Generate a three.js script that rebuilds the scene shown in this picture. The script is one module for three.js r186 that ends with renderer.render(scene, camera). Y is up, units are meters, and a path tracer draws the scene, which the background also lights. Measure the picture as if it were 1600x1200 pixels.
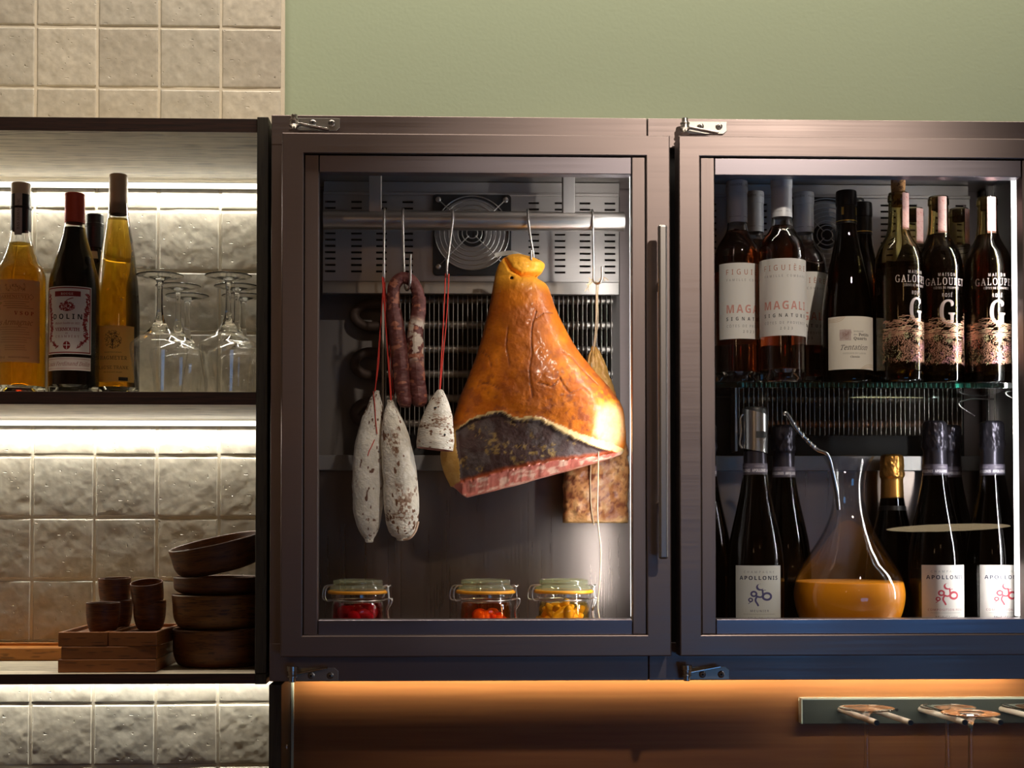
import * as THREE from 'three';
import { RoundedBoxGeometry } from 'three/addons/geometries/RoundedBoxGeometry.js';
import { mergeGeometries } from 'three/addons/utils/BufferGeometryUtils.js';
import { RectAreaLightUniformsLib } from 'three/addons/lights/RectAreaLightUniformsLib.js';

// ---------------------------------------------------------------- camera, exposure, sky, large lights
const scene = new THREE.Scene();
scene.background = new THREE.Color().setRGB(0.14, 0.46, 1.0);          // blue evening daylight outside the window
scene.backgroundIntensity = 3.0;
const camera = new THREE.PerspectiveCamera(30.51, 1600 / 1200, 0.05, 60);
camera.position.set(0, 1.5, 2.313);
camera.rotation.set(0.0242, -0.0303, 0, 'YXZ');
camera.setViewOffset(1600, 1200, 30, -167, 1600, 1200);               // shifted lens
const renderer = new THREE.WebGLRenderer({ antialias: true });
renderer.toneMapping = THREE.LinearToneMapping;
renderer.toneMappingExposure = 1.0;
renderer.shadowMap.enabled = true;
RectAreaLightUniformsLib.init();
const LED_SHELF = 96, LED_FRIDGE = 105, LED_PANEL = 330, LED_RACK = 34, WALL_WASH = 70, PENDANT = 1.5, GLOBE = 0.34, SPOT = 14;

// ---------------------------------------------------------------- helpers
const V = (x, y, z) => new THREE.Vector3(x, y, z);
const R = THREE.MathUtils.degToRad;
function rng(seed) { let a = seed >>> 0; return () => { a = (a + 0x6d2b79f5) | 0; let t = Math.imul(a ^ (a >>> 15), 1 | a); t = (t + Math.imul(t ^ (t >>> 7), 61 | t)) ^ t; return ((t ^ (t >>> 14)) >>> 0) / 4294967296; }; }
const hash = (x, y, s) => { let h = Math.imul(x | 0, 374761393) ^ Math.imul(y | 0, 668265263) ^ Math.imul(s | 0, 2147483647 - 61); h = Math.imul(h ^ (h >>> 13), 1274126177); return ((h ^ (h >>> 16)) >>> 0) / 4294967296; };
const mod = (a, n) => ((a % n) + n) % n;
function vnoise(x, y, s = 1, px = 4096, py = 4096) {                    // value noise, periodic
  const ix = Math.floor(x), iy = Math.floor(y), fx = x - ix, fy = y - iy, u = fx * fx * (3 - 2 * fx), v = fy * fy * (3 - 2 * fy);
  const a = hash(mod(ix, px), mod(iy, py), s), b = hash(mod(ix + 1, px), mod(iy, py), s), c = hash(mod(ix, px), mod(iy + 1, py), s), d = hash(mod(ix + 1, px), mod(iy + 1, py), s);
  return a + (b - a) * u + (c - a) * v + (a - b - c + d) * u * v;
}
function fbm(x, y, s = 1, oct = 4, px = 4096, py = 4096) { let r = 0, a = 0.5, n = 0; for (let i = 0; i < oct; i++) { r += a * vnoise(x, y, s + i * 17, px, py); n += a; a *= 0.5; x *= 2; y *= 2; px *= 2; py *= 2; } return r / n; }
const clamp = THREE.MathUtils.clamp, lerp = THREE.MathUtils.lerp, sstep = THREE.MathUtils.smoothstep;
const mix3 = (a, b, t) => [lerp(a[0], b[0], t), lerp(a[1], b[1], t), lerp(a[2], b[2], t)];
function dataTex(w, h, f, srgb = true, rep = [1, 1]) {                  // f(u, v) -> [r, g, b] in 0..1
  const d = new Uint8Array(w * h * 4);
  for (let y = 0; y < h; y++) for (let x = 0; x < w; x++) { const c = f(x / w, y / h), o = (y * w + x) * 4; for (let k = 0; k < 3; k++) d[o + k] = clamp(Math.round(255 * (c.length ? c[k] : c)), 0, 255); d[o + 3] = 255; }
  const t = new THREE.DataTexture(d, w, h); t.magFilter = THREE.LinearFilter; t.minFilter = THREE.LinearMipmapLinearFilter; t.generateMipmaps = true;
  t.wrapS = t.wrapT = THREE.RepeatWrapping; t.repeat.set(...rep); if (srgb) t.colorSpace = THREE.SRGBColorSpace; t.needsUpdate = true; return t;
}
function canvasTex(w, h, draw) {
  const c = document.createElement('canvas'); c.width = w; c.height = h; draw(c.getContext('2d'), w, h);
  const t = new THREE.CanvasTexture(c); t.colorSpace = THREE.SRGBColorSpace; t.anisotropy = 8; return t;
}
const lin = (r, g, b) => new THREE.Color().setRGB(r, g, b);
const std = (o) => new THREE.MeshStandardMaterial(o);
const phys = (o) => new THREE.MeshPhysicalMaterial(o);
const worldOf = new WeakMap();
const used = {};
const numbered = (n) => { const k = used[n] = (used[n] ?? -1) + 1; return k ? `${n}_${String(k).padStart(3, '0')}` : n; };
function place(o, parent, p) {
  const base = worldOf.get(parent) ?? V(0, 0, 0); const w = V(...p); o.position.copy(w).sub(base); worldOf.set(o, w); parent.add(o); return o;
}
function mesh(name, geo, mat, parent = scene, p = null) {               // p: where the piece stands in the scene
  const m = new THREE.Mesh(geo, mat); m.castShadow = m.receiveShadow = true;
  if (parent === scene) m.name = numbered(name);
  else { const c = counts.get(parent) ?? counts.set(parent, {}).get(parent); const k = c[name] = (c[name] ?? -1) + 1; m.name = k ? `${name}_${String(k).padStart(3, '0')}` : name; }
  if (p) place(m, parent, p); else { worldOf.set(m, (worldOf.get(parent) ?? V(0, 0, 0)).clone()); parent.add(m); }
  return m;
}
const counts = new Map();
function tag(o, label, category, group) { o.userData.label = label; o.userData.category = category; if (group) o.userData.group = group; return o; }
function thing(name, p, label, category, group) { const g = new THREE.Group(); g.name = numbered(name); place(g, scene, p); return tag(g, label, category, group); }
function partGroup(name, parent, p) { const g = new THREE.Group(); const c = counts.get(parent) ?? counts.set(parent, {}).get(parent); const k = c[name] = (c[name] ?? -1) + 1; g.name = k ? `${name}_${String(k).padStart(3, '0')}` : name; return place(g, parent, p); }
function struct(o) { o.userData.kind = 'structure'; return o; }
function cloneOf(src, p, label, ry = 0) { const c = src.clone(); c.userData = { ...src.userData }; c.name = numbered(src.name.replace(/_\d{3}$/, '')); place(c, scene, p); c.rotation.y = ry; if (label) c.userData.label = label; return c; }
function uvBox(g, along = 0) {                                          // uv in metres from the dominant axis of the normal; along = 1 turns the grain upright
  const p = g.attributes.position, n = g.attributes.normal, uv = new Float32Array(p.count * 2);
  for (let i = 0; i < p.count; i++) {
    const ax = Math.abs(n.getX(i)), ay = Math.abs(n.getY(i)), az = Math.abs(n.getZ(i)); let a, b;
    if (az >= ax && az >= ay) { a = p.getX(i); b = p.getY(i); } else if (ay >= ax) { a = p.getX(i); b = p.getZ(i) + 0.37; } else { a = p.getZ(i) + 0.61; b = p.getY(i); }
    uv[2 * i] = along ? b : a; uv[2 * i + 1] = along ? a : b;
  }
  g.setAttribute('uv', new THREE.BufferAttribute(uv, 2)); return g;
}
const box = (w, h, d, r = 0.001, along = 0) => uvBox(new RoundedBoxGeometry(w, h, d, 2, Math.min(r, w / 2.01, h / 2.01, d / 2.01)), along);
function bx(name, x0, x1, y0, y1, z0, z1, mat, parent = scene, r = 0.001, along = 0) {
  return mesh(name, box(x1 - x0, y1 - y0, z1 - z0, r, along), mat, parent, [(x0 + x1) / 2, (y0 + y1) / 2, (z0 + z1) / 2]);
}
function plate(rect, holes, depth, bevel = 0.0008) {                     // rect and holes: [x0, x1, y0, y1]; extruded towards +z from 0
  const s = new THREE.Shape(); s.moveTo(rect[0], rect[2]); s.lineTo(rect[1], rect[2]); s.lineTo(rect[1], rect[3]); s.lineTo(rect[0], rect[3]); s.closePath();
  for (const h of holes) { const q = new THREE.Path(); q.moveTo(h[0], h[2]); q.lineTo(h[0], h[3]); q.lineTo(h[1], h[3]); q.lineTo(h[1], h[2]); q.closePath(); s.holes.push(q); }
  return uvBox(new THREE.ExtrudeGeometry(s, { depth, bevelEnabled: bevel > 0, bevelSize: bevel, bevelThickness: bevel, bevelSegments: 2, bevelOffset: -bevel }));
}
function smooth(pts, n = 6) {                                           // profile: runs of points are rounded; a third entry 1 marks a corner
  const out = []; let run = [];
  const flush = () => { if (run.length > 2) { const c = new THREE.CatmullRomCurve3(run.map((q) => V(q[0], q[1], 0)), false, 'centripetal'); for (const q of c.getPoints((run.length - 1) * n)) out.push([Math.max(q.x, 0), q.y]); } else for (const q of run) out.push([q[0], q[1]]); };
  for (const q of pts) { run.push(q); if (q[2]) { flush(); run = [q]; } }
  if (run.length > 1 || !pts[pts.length - 1][2]) flush();
  return out.filter((q, i) => !i || Math.hypot(q[0] - out[i - 1][0], q[1] - out[i - 1][1]) > 1e-6);
}
function lathe(pts, seg = 64) {                                         // corners stay crisp: a point doubles where the profile turns sharply
  const out = [];
  for (let i = 0; i < pts.length; i++) {
    const p = pts[i], a = pts[i - 1], b = pts[i + 1];
    if (a && b) {
      const d1 = V(p[0] - a[0], p[1] - a[1], 0), d2 = V(b[0] - p[0], b[1] - p[1], 0), l1 = d1.length(), l2 = d2.length();
      if (d1.angleTo(d2) > 0.6 && l1 > 0 && l2 > 0) { const e = Math.min(0.00015, l1 / 4, l2 / 4); out.push(new THREE.Vector2(p[0] - d1.x / l1 * e, p[1] - d1.y / l1 * e), new THREE.Vector2(p[0] + d2.x / l2 * e, p[1] + d2.y / l2 * e)); continue; }
    }
    out.push(new THREE.Vector2(p[0], p[1]));
  }
  for (const q of out) if (q.x < 1e-6) q.x = 0;
  return new THREE.LatheGeometry(out, seg);
}
const tube = (pts, r, seg = 40, rad = 10, closed = false) => new THREE.TubeGeometry(new THREE.CatmullRomCurve3(pts.map((q) => V(...q)), closed, 'centripetal'), seg, r, rad, closed);
const rod = (a, b, r, rad = 12) => { const d = V(...b).sub(V(...a)), g = new THREE.CylinderGeometry(r, r, d.length(), rad); g.applyQuaternion(new THREE.Quaternion().setFromUnitVectors(V(0, 1, 0), d.clone().normalize())); g.translate((a[0] + b[0]) / 2, (a[1] + b[1]) / 2, (a[2] + b[2]) / 2); return g; };
const merge = (list) => mergeGeometries(list.map((g) => { const q = g.index ? g.toNonIndexed() : g; for (const k of Object.keys(q.attributes)) if (!['position', 'normal', 'uv'].includes(k)) q.deleteAttribute(k); return q; }));
function wrap(r, h, width, rot = 0, seg = 40, r2 = r) { const a = width / r; return new THREE.CylinderGeometry(r2, r, h, seg, 1, true, rot - a / 2, a); }   // paper round a bottle, centre turned by rot
const at = (g, x, y, z) => g.translate(x, y, z);

// ---------------------------------------------------------------- materials
const brushed = dataTex(512, 512, (u, v) => 0.6 + 0.16 * (fbm(u * 3, v * 256, 3, 2, 3, 256) - 0.5) + 0.10 * (fbm(u * 5, v * 5, 8, 3, 5, 5) - 0.5), false, [2.2, 2.2]);
const steelFrame = std({ color: lin(0.25, 0.205, 0.20), metalness: 1, roughness: 0.72, roughnessMap: brushed });
const steelBead = std({ color: lin(0.27, 0.245, 0.28), metalness: 1, roughness: 0.62, roughnessMap: brushed });
const steelLiner = std({ color: lin(0.44, 0.41, 0.39), metalness: 1, roughness: 0.80, roughnessMap: brushed });
const steelRear = std({ color: lin(0.21, 0.175, 0.16), metalness: 1, roughness: 0.5, roughnessMap: brushed });
const steelPolished = std({ color: lin(0.62, 0.61, 0.60), metalness: 1, roughness: 0.22 });
const steelWire = std({ color: lin(0.62, 0.60, 0.57), metalness: 1, roughness: 0.28 });
const steelTube = std({ color: lin(0.55, 0.53, 0.51), metalness: 1, roughness: 0.38 });
const finMetal = std({ color: lin(0.46, 0.43, 0.40), metalness: 1, roughness: 0.46 });
const blackPlastic = std({ color: lin(0.010, 0.011, 0.013), roughness: 0.45 });
const blackMatt = std({ color: lin(0.012, 0.012, 0.013), roughness: 0.8 });
const darkCopper = std({ color: lin(0.055, 0.036, 0.03), metalness: 0.5, roughness: 0.65 });
const redCopper = std({ color: lin(0.55, 0.30, 0.20), metalness: 1, roughness: 0.35 });
const grain = (tone, dark, sx, sy, seed, ring = 0.5) => (u, v) => {
  const w = fbm(u * 3, v * 3, seed, 3, 3, 3), g = fbm(u * sx, v * sy + 2 * w, seed + 5, 4, sx, sy), r = 0.5 + 0.5 * Math.sin(2 * Math.PI * (v * 14 + 2.2 * fbm(u * 2, v * 4, seed + 9, 3, 2, 4)));
  const pore = sstep(fbm(u * 14, v * 190, seed + 21, 2, 14, 190), 0.60, 0.76);
  return mix3(mix3(tone, dark, clamp(ring * r * 0.55 + (g - 0.3) * 0.9, 0, 1)), dark.map((c) => c * 0.62), pore * 0.75);
};
const fineGrain = (u, v) => mix3([0.64, 0.42, 0.22], [0.51, 0.31, 0.15], clamp(0.75 * fbm(u * 8, v * 90, 61, 4, 8, 90) + 0.5 * fbm(u * 3, v * 8, 67, 3, 3, 8) - 0.15, 0, 1));
const oakPale = std({ map: dataTex(512, 512, grain([0.90, 0.86, 0.77], [0.74, 0.69, 0.59], 6, 60, 31), true, [1.6, 3]), roughness: 0.62 });
const oakDark = std({ map: dataTex(256, 256, grain([0.26, 0.14, 0.095], [0.16, 0.085, 0.06], 5, 50, 41), true, [2, 8]), roughness: 0.55 });
const woodBlack = std({ map: dataTex(256, 256, grain([0.25, 0.22, 0.17], [0.19, 0.17, 0.13], 5, 50, 47), true, [2, 6]), roughness: 0.6 });
const walnut = std({ map: dataTex(1024, 512, fineGrain, true, [0.9, 2.2]), roughness: 0.48 });
const acaciaTone = [grain([0.50, 0.29, 0.12], [0.36, 0.19, 0.075], 4, 26, 71, 0.8), grain([0.60, 0.37, 0.17], [0.43, 0.24, 0.10], 4, 22, 83, 0.6)];
const acacia = std({ map: dataTex(256, 256, acaciaTone[0], true, [1, 1]), roughness: 0.55 });
const acaciaFlat = std({ map: dataTex(256, 256, acaciaTone[1], true, [3, 3]), roughness: 0.55 });
const boardWood = std({ map: dataTex(256, 256, grain([0.78, 0.52, 0.24], [0.64, 0.39, 0.16], 4, 22, 87, 0.5), true, [3, 3]), roughness: 0.5 });
const glassClear = phys({ color: 0xffffff, transmission: 1, thickness: 0.003, ior: 1.5, roughness: 0.0, attenuationColor: lin(0.93, 0.97, 0.95), attenuationDistance: 0.06 });
const glassJar = phys({ color: 0xffffff, transmission: 1, thickness: 0.003, ior: 1.5, roughness: 0.0, attenuationColor: lin(0.90, 0.95, 0.82), attenuationDistance: 0.06 });
const glassThin = phys({ color: 0xffffff, transmission: 1, thickness: 0, ior: 1.5, roughness: 0 });
const glassBowl = phys({ color: 0xffffff, transmission: 1, thickness: 0, ior: 1.6, roughness: 0 });
const glassLid = phys({ color: lin(0.86, 0.90, 0.70), transmission: 0.9, thickness: 0, ior: 1.5, roughness: 0.06 });
const glassShelf = phys({ color: 0xffffff, transmission: 1, thickness: 0.009, ior: 1.5, roughness: 0.0, attenuationColor: lin(0.42, 0.85, 0.77), attenuationDistance: 0.09 });
const pane = phys({ color: 0xffffff, transmission: 1, thickness: 0, ior: 1.5, roughness: 0.0 });
const ledWhite = std({ color: 0xffffff, emissive: lin(1, 0.95, 0.82), emissiveIntensity: 2.2, roughness: 0.6 });
const ledCool = std({ color: 0xffffff, emissive: lin(1, 0.98, 0.94), emissiveIntensity: 2.5, roughness: 0.6 });
const alu = std({ color: lin(0.6, 0.6, 0.6), metalness: 1, roughness: 0.4 });
const cordRed = std({ color: lin(0.62, 0.035, 0.02), roughness: 0.7 });
const twineMat = std({ color: lin(0.60, 0.44, 0.28), roughness: 0.9 });

function rectLight(color, intensity, w, h, p, look) {
  const l = new THREE.RectAreaLight(color, intensity, w, h); l.position.set(...p); scene.add(l); l.lookAt(...look); return l;
}

// ---------------------------------------------------------------- large lights of the room
rectLight(lin(1, 0.87, 0.71), WALL_WASH, 2.4, 0.10, [0.25, 3.50, 0.53], [0.25, 2.1, 0.0]);
for (const [x0, x1, y, z, k] of [[-1.26, -0.285, 2.0555, 0.012, 1], [-1.26, -0.285, 1.6665, 0.012, 1], [-1.26, -0.262, 1.2725, 0.012, 1]]) {
  rectLight(lin(1, 0.95, 0.82), LED_SHELF * k, x1 - x0, 0.008, [(x0 + x1) / 2, y - 0.0062, z + 0.0002], [(x0 + x1) / 2, y - 1, z + 0.34]);
}
rectLight(lin(1, 0.90, 0.70), LED_PANEL, 1.08, 0.003, [0.32, 1.3012, 0.2046], [0.32, 0.3, 0.2046]);
rectLight(lin(1, 0.96, 0.86), LED_RACK, 0.36, 0.006, [0.71, 1.2762, 0.262], [0.71, 0.3, 0.262]);
for (const x of [0.2560, 0.8073]) rectLight(lin(1, 0.98, 0.93), LED_FRIDGE, 0.008, 0.63, [x - 0.0006, 1.69, 0.3225], [x - 1.0, 1.69, -0.2275]);

{ // one soft track spot aimed at the fridge
  const s = new THREE.SpotLight(lin(1, 0.86, 0.70), SPOT, 0, R(11.5), 0.75, 2); s.position.set(1.05, 3.2, 2.55); s.target.position.set(0.32, 1.79, 0.3); s.castShadow = true; s.shadow.radius = 2.5; scene.add(s, s.target);
}
// ---------------------------------------------------------------- the room
const plaster = std({ color: lin(0.33, 0.39, 0.275), roughness: 0.9, bumpMap: dataTex(256, 256, (u, v) => fbm(u * 90, v * 90, 5, 3, 90, 90), false, [3, 3]), bumpScale: 0.0002 });
const roomDark = std({ color: lin(0.20, 0.13, 0.085), roughness: 0.9 });
const ceilingPaint = std({ color: lin(0.22, 0.19, 0.16), roughness: 0.95 });
const floorWood = std({ map: dataTex(512, 512, grain([0.36, 0.24, 0.15], [0.24, 0.15, 0.09], 5, 40, 91), true, [0.8, 1.6]), roughness: 0.5 });
struct(bx('wall_back', -2.3, 2.7, 0, 3.6, -0.16, -0.009, plaster, scene, 0.001));
struct(bx('floor', -2.3, 2.7, -0.1, 0, -0.16, 5.3, floorWood, scene, 0.001));
struct(bx('ceiling', -2.3, 2.7, 3.6, 3.7, -0.16, 5.3, ceilingPaint, scene, 0.001));
struct(bx('wall_left', -2.4, -2.3, 0, 3.6, -0.16, 5.3, roomDark, scene, 0.001));
struct(bx('wall_right', 2.7, 2.82, 0, 3.6, -0.16, 5.3, roomDark, scene, 0.001));
{ // front wall behind the camera, with a wide low window
  struct(mesh('wall_front', plate([-2.3, 2.7, 0, 3.6], [[1.20, 2.62, 0.12, 0.94]], 0.12, 0), roomDark, scene, [0, 0, 5.2]));
  const w = new THREE.Group(); w.name = 'window_1'; place(w, scene, [1.91, 0.53, 5.24]); struct(w);
  mesh('window_frame', plate([-0.71, 0.71, -0.41, 0.41], [[-0.68, -0.02, -0.375, 0.375], [0.02, 0.68, -0.375, 0.375]], 0.05, 0.002), blackMatt, w, [1.91, 0.53, 5.22]);
  for (const x of [1.56, 2.26]) mesh('window_pane', new THREE.PlaneGeometry(0.66, 0.75), pane, w, [x, 0.53, 5.245]);
}

// ---------------------------------------------------------------- hand-made square tiles on the left of the back wall
{
  const wall = new THREE.Group(); wall.name = 'wall_back_tiled'; place(wall, scene, [-0.78, 0.9, 0]); struct(wall);
  const grout = std({ color: lin(0.62, 0.56, 0.45), roughness: 0.9, bumpMap: dataTex(256, 256, (u, v) => fbm(u * 60, v * 60, 12, 3, 60, 60), false, [4, 4]), bumpScale: 0.0004 });
  bx('grout_bed', -1.29, -0.2735, 0.9, 3.6, -0.010, -0.0007, grout, wall, 0.0005);
  const glaze = [];
  const bumpT = dataTex(512, 512, (u, v) => { const big = fbm(u * 6, v * 6, 7, 3, 6, 6), fine = fbm(u * 30, v * 30, 19, 3, 30, 30), pit = sstep(vnoise(u * 34, v * 34, 77, 34, 34), 0.93, 0.985); return 0.15 + 0.70 * big + 0.05 * fine - 0.4 * pit; }, false, [2.0, 2.0]);
  for (const [k, c] of [[0.50, 0.46, 0.385], [0.45, 0.415, 0.35], [0.55, 0.51, 0.43], [0.48, 0.45, 0.385]].entries()) {
    const cm = dataTex(128, 128, (u, v) => { const n = fbm(u * 4, v * 4, 100 + k, 4, 4, 4) - 0.5, s = sstep(vnoise(u * 40, v * 40, 300 + k, 40, 40), 0.94, 0.99); return c.map((q, i) => Math.pow(clamp(q * (1 + 0.34 * n) * (1 - 0.45 * s), 0, 1), 1 / 2.2)); }, true, [9.5, 9.5]);
    glaze.push(phys({ map: cm, roughness: 0.30, bumpMap: bumpT, bumpScale: 0.0038, clearcoat: 0.35, clearcoatRoughness: 0.16 }));
  }
  const rnd = rng(5), P = 0.1007, S = 0.0987, shapes = [];
  for (let k = 0; k < 10; k++) {                                        // ten pressed shapes: bowed face, soft uneven edges
    const n = 14, pos = [], idx = [], tx = (rnd() - 0.5) * 0.014, ty = (rnd() - 0.5) * 0.016;
    for (let j = 0; j <= n; j++) for (let i = 0; i <= n; i++) {
      const u = i / n, v = j / n, lo = i === 0 || j === 0 || i === n || j === n ? 1 : 0, ring = i === 1 || j === 1 || i === n - 1 || j === n - 1;
      const st = (q) => (q === 0 ? 0 : q === n ? 1 : q === 1 ? 0.012 : q === n - 1 ? 0.988 : lerp(0.035, 0.965, (q - 2) / (n - 4))), uu = st(i), vv = st(j);
      const wob = 0.0011 * (fbm(u * 3 + k * 9, v * 3, 55, 2) - 0.5), edge = ring ? -0.0006 * (0.4 + fbm(u * 5 + k * 3, v * 5, 66, 2)) : 0;
      pos.push((uu - 0.5) * S + (u === 0 || u === 1 ? wob : 0), (vv - 0.5) * S + (v === 0 || v === 1 ? wob : 0), lo ? -0.006 : 0.0007 + edge + tx * (u - 0.5) * 0.12 + ty * (v - 0.5) * 0.12 + 0.0014 * (fbm(u * 2.2 + k * 7, v * 2.2 + k, 33, 3) - 0.5));
    }
    for (let j = 0; j < n; j++) for (let i = 0; i < n; i++) { const a = j * (n + 1) + i, b = a + 1, c = a + n + 1, d = c + 1; idx.push(a, b, d, a, d, c); }
    const g = new THREE.BufferGeometry(); g.setAttribute('position', new THREE.Float32BufferAttribute(pos, 3)); g.setIndex(idx); g.computeVertexNormals();
    for (let q = 0; q < 2; q++) { const uv = [], ox = rnd() * 3, oy = rnd() * 3; for (let i = 0; i < pos.length; i += 3) uv.push(pos[i] * 1 + ox, pos[i + 1] * 1 + oy); const h = g.clone(); h.setAttribute('uv', new THREE.Float32BufferAttribute(uv.map((t) => t * 3), 2)); shapes.push(h); }
  }
  for (let r = -3; r <= 23; r++) for (let c = -6; c <= 3; c++) {
    const x = -0.680 + P * (c + 0.5), y = 1.2095 + 0.1008 * (r + 0.5);
    const t = mesh('tile', shapes[Math.floor(rnd() * shapes.length)], glaze[Math.floor(rnd() * glaze.length)], wall, [x, y, 0]);
    t.rotation.z = (rnd() - 0.5) * 0.012; t.scale.set(1 - rnd() * 0.008, 1 - rnd() * 0.008, 1);
  }
}

// ---------------------------------------------------------------- open shelves with strip lights
{
  const t = thing('wall_shelves', [-0.78, 1.276, 0.156], 'open wooden wall shelves with dark edges left of the steel display fridge', 'shelves');
  for (const [lo, hi] of [[2.0589, 2.0781], [1.6702, 1.6883], [1.2762, 1.2905]]) {
    bx('shelf_board', -1.29, -0.2752, lo, hi, 0.0015, 0.3105, oakPale, t, 0.0008);
    bx('edge_band', -1.29, -0.2752, lo, hi, 0.3105, 0.3122, oakDark, t, 0.0005);
  }
  bx('side_panel', -0.275, -0.2586, 1.2905, 2.0806, 0.0015, 0.314, woodBlack, t, 0.0012, 1);
  bx('side_panel', -0.275, -0.2586, 1.2755, 1.2902, 0.0015, 0.3138, woodBlack, t, 0.0012, 1);
  bx('side_panel', -1.306, -1.2905, 1.2762, 2.0806, 0.0015, 0.314, woodBlack, t, 0.0012, 1);
  for (const [k, y] of [[0, 2.0589], [1, 1.6702], [2, 1.2762]]) {
    const x0 = -1.26, x1 = k < 2 ? -0.285 : -0.262;
    const l = thing('led_strip_light', [(x0 + x1) / 2, y - 0.004, 0.012], ['white LED strip under the top wooden shelf behind the bottles', 'white LED strip under the middle wooden shelf above the tiles', 'white LED strip under the lowest wooden shelf at the tiled wall'][k], 'light');
    for (const [n, w, d, off, m] of [['channel', 0.0120, 0.0022, -0.0028, alu], ['diffuser', 0.0095, 0.0012, -0.0009, ledWhite]]) { const k = mesh(n, box(x1 - x0, d, w, 0.0003), m, l, [(x0 + x1) / 2, y - 0.0058 - off * 0.7071, 0.0116 + off * 0.7071]); k.rotation.x = -Math.PI / 4; }
    const n = 90; for (let i = 0; i < n; i++) bx('diode', x0 + (i + 0.3) * (x1 - x0) / n, x0 + (i + 0.62) * (x1 - x0) / n, y - 0.0068, y - 0.0060, 0.0122, 0.0138, ledWhite, l, 0.0002);
  }
}

// ---------------------------------------------------------------- under the fridge: side board, wood panel, pale trim
struct(bx('trim_1', -0.2553, -0.2376, 0.9, 1.2745, 0.0, 0.312, woodBlack, scene, 0.001, 1));
struct(bx('wall_panel', -0.2352, 1.3, 0.9, 1.3, 0.15, 0.19, walnut, scene, 0.0006));
struct(bx('trim_2', -0.2374, -0.2336, 0.9, 1.281, 0.186, 0.1925, std({ color: lin(0.60, 0.66, 0.52), roughness: 0.5 }), scene, 0.0006));
{
  const s = thing('panel_screw', [-0.2372, 1.1775, 0.25], 'small round screw head in the dark side board below the fridge', 'screw');
  const g = new THREE.CylinderGeometry(0.0032, 0.0036, 0.0016, 20); g.rotateZ(-Math.PI / 2); mesh('head', g, steelWire, s, [-0.2369, 1.1775, 0.25]);
  const q = new THREE.CylinderGeometry(0.0014, 0.0014, 0.0004, 6); q.rotateZ(-Math.PI / 2); mesh('socket', q, blackMatt, s, [-0.236, 1.1775, 0.25]);
  const l = thing('led_strip_light', [0.32, 1.302, 0.2046], 'warm LED strip under the steel fridge at the wood panel', 'light');
  bx('channel', -0.22, 0.86, 1.3042, 1.3072, 0.2015, 0.2085, alu, l, 0.0003);
  bx('diffuser', -0.22, 0.86, 1.3018, 1.3040, 0.2030, 0.2062, ledWhite, l, 0.0003);
}
{
  const l = thing('led_strip_light', [0.71, 1.2775, 0.262], 'short white LED strip under the fridge above the hanging glasses', 'light');
  bx('channel', 0.53, 0.89, 1.2788, 1.2808, 0.257, 0.267, alu, l, 0.0003);
  bx('diffuser', 0.53, 0.89, 1.2766, 1.2787, 0.2585, 0.2655, ledWhite, l, 0.0003);
}
{ // glass rack: grey board with pairs of steel pegs
  const t = thing('glass_rack', [0.8, 1.2, 0.197], 'dark grey stemware rack board with pale edges and steel pegs', 'rack');
  const pegPaint = std({ color: lin(0.62, 0.57, 0.46), roughness: 0.45 }), rackGrey = std({ color: lin(0.055, 0.062, 0.048), roughness: 0.6 }), rackEdge = std({ color: lin(0.62, 0.68, 0.55), roughness: 0.5 });
  bx('board', 0.5295, 1.2, 1.2013, 1.2372, 0.1902, 0.2062, rackGrey, t, 0.0006);
  bx('edge_strip', 0.5275, 1.2, 1.2373, 1.2393, 0.1902, 0.2064, rackEdge, t, 0.0004);
  bx('edge_strip', 0.5272, 0.5294, 1.2013, 1.2393, 0.1902, 0.2064, rackEdge, t, 0.0004, 1);
  for (const x of [0.586, 0.633, 0.708, 0.758, 0.831, 0.880, 0.955, 1.003]) {
    const g = partGroup('peg', t, [x, 1.2226, 0.2062]);
    mesh('rod', rod([0, 0, 0], [-0.001, 0.0062, 0.185], 0.0041, 20), pegPaint, g);
    mesh('end_cap', rod([-0.001, 0.0062, 0.1852], [-0.001, 0.00625, 0.1866], 0.0037, 20), blackPlastic, g);
  }
  mesh('board_screw', rod([0, 0, 0], [0, 0, 0.0012], 0.0022, 16), blackMatt, t, [0.672, 1.222, 0.2062]);
}

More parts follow.
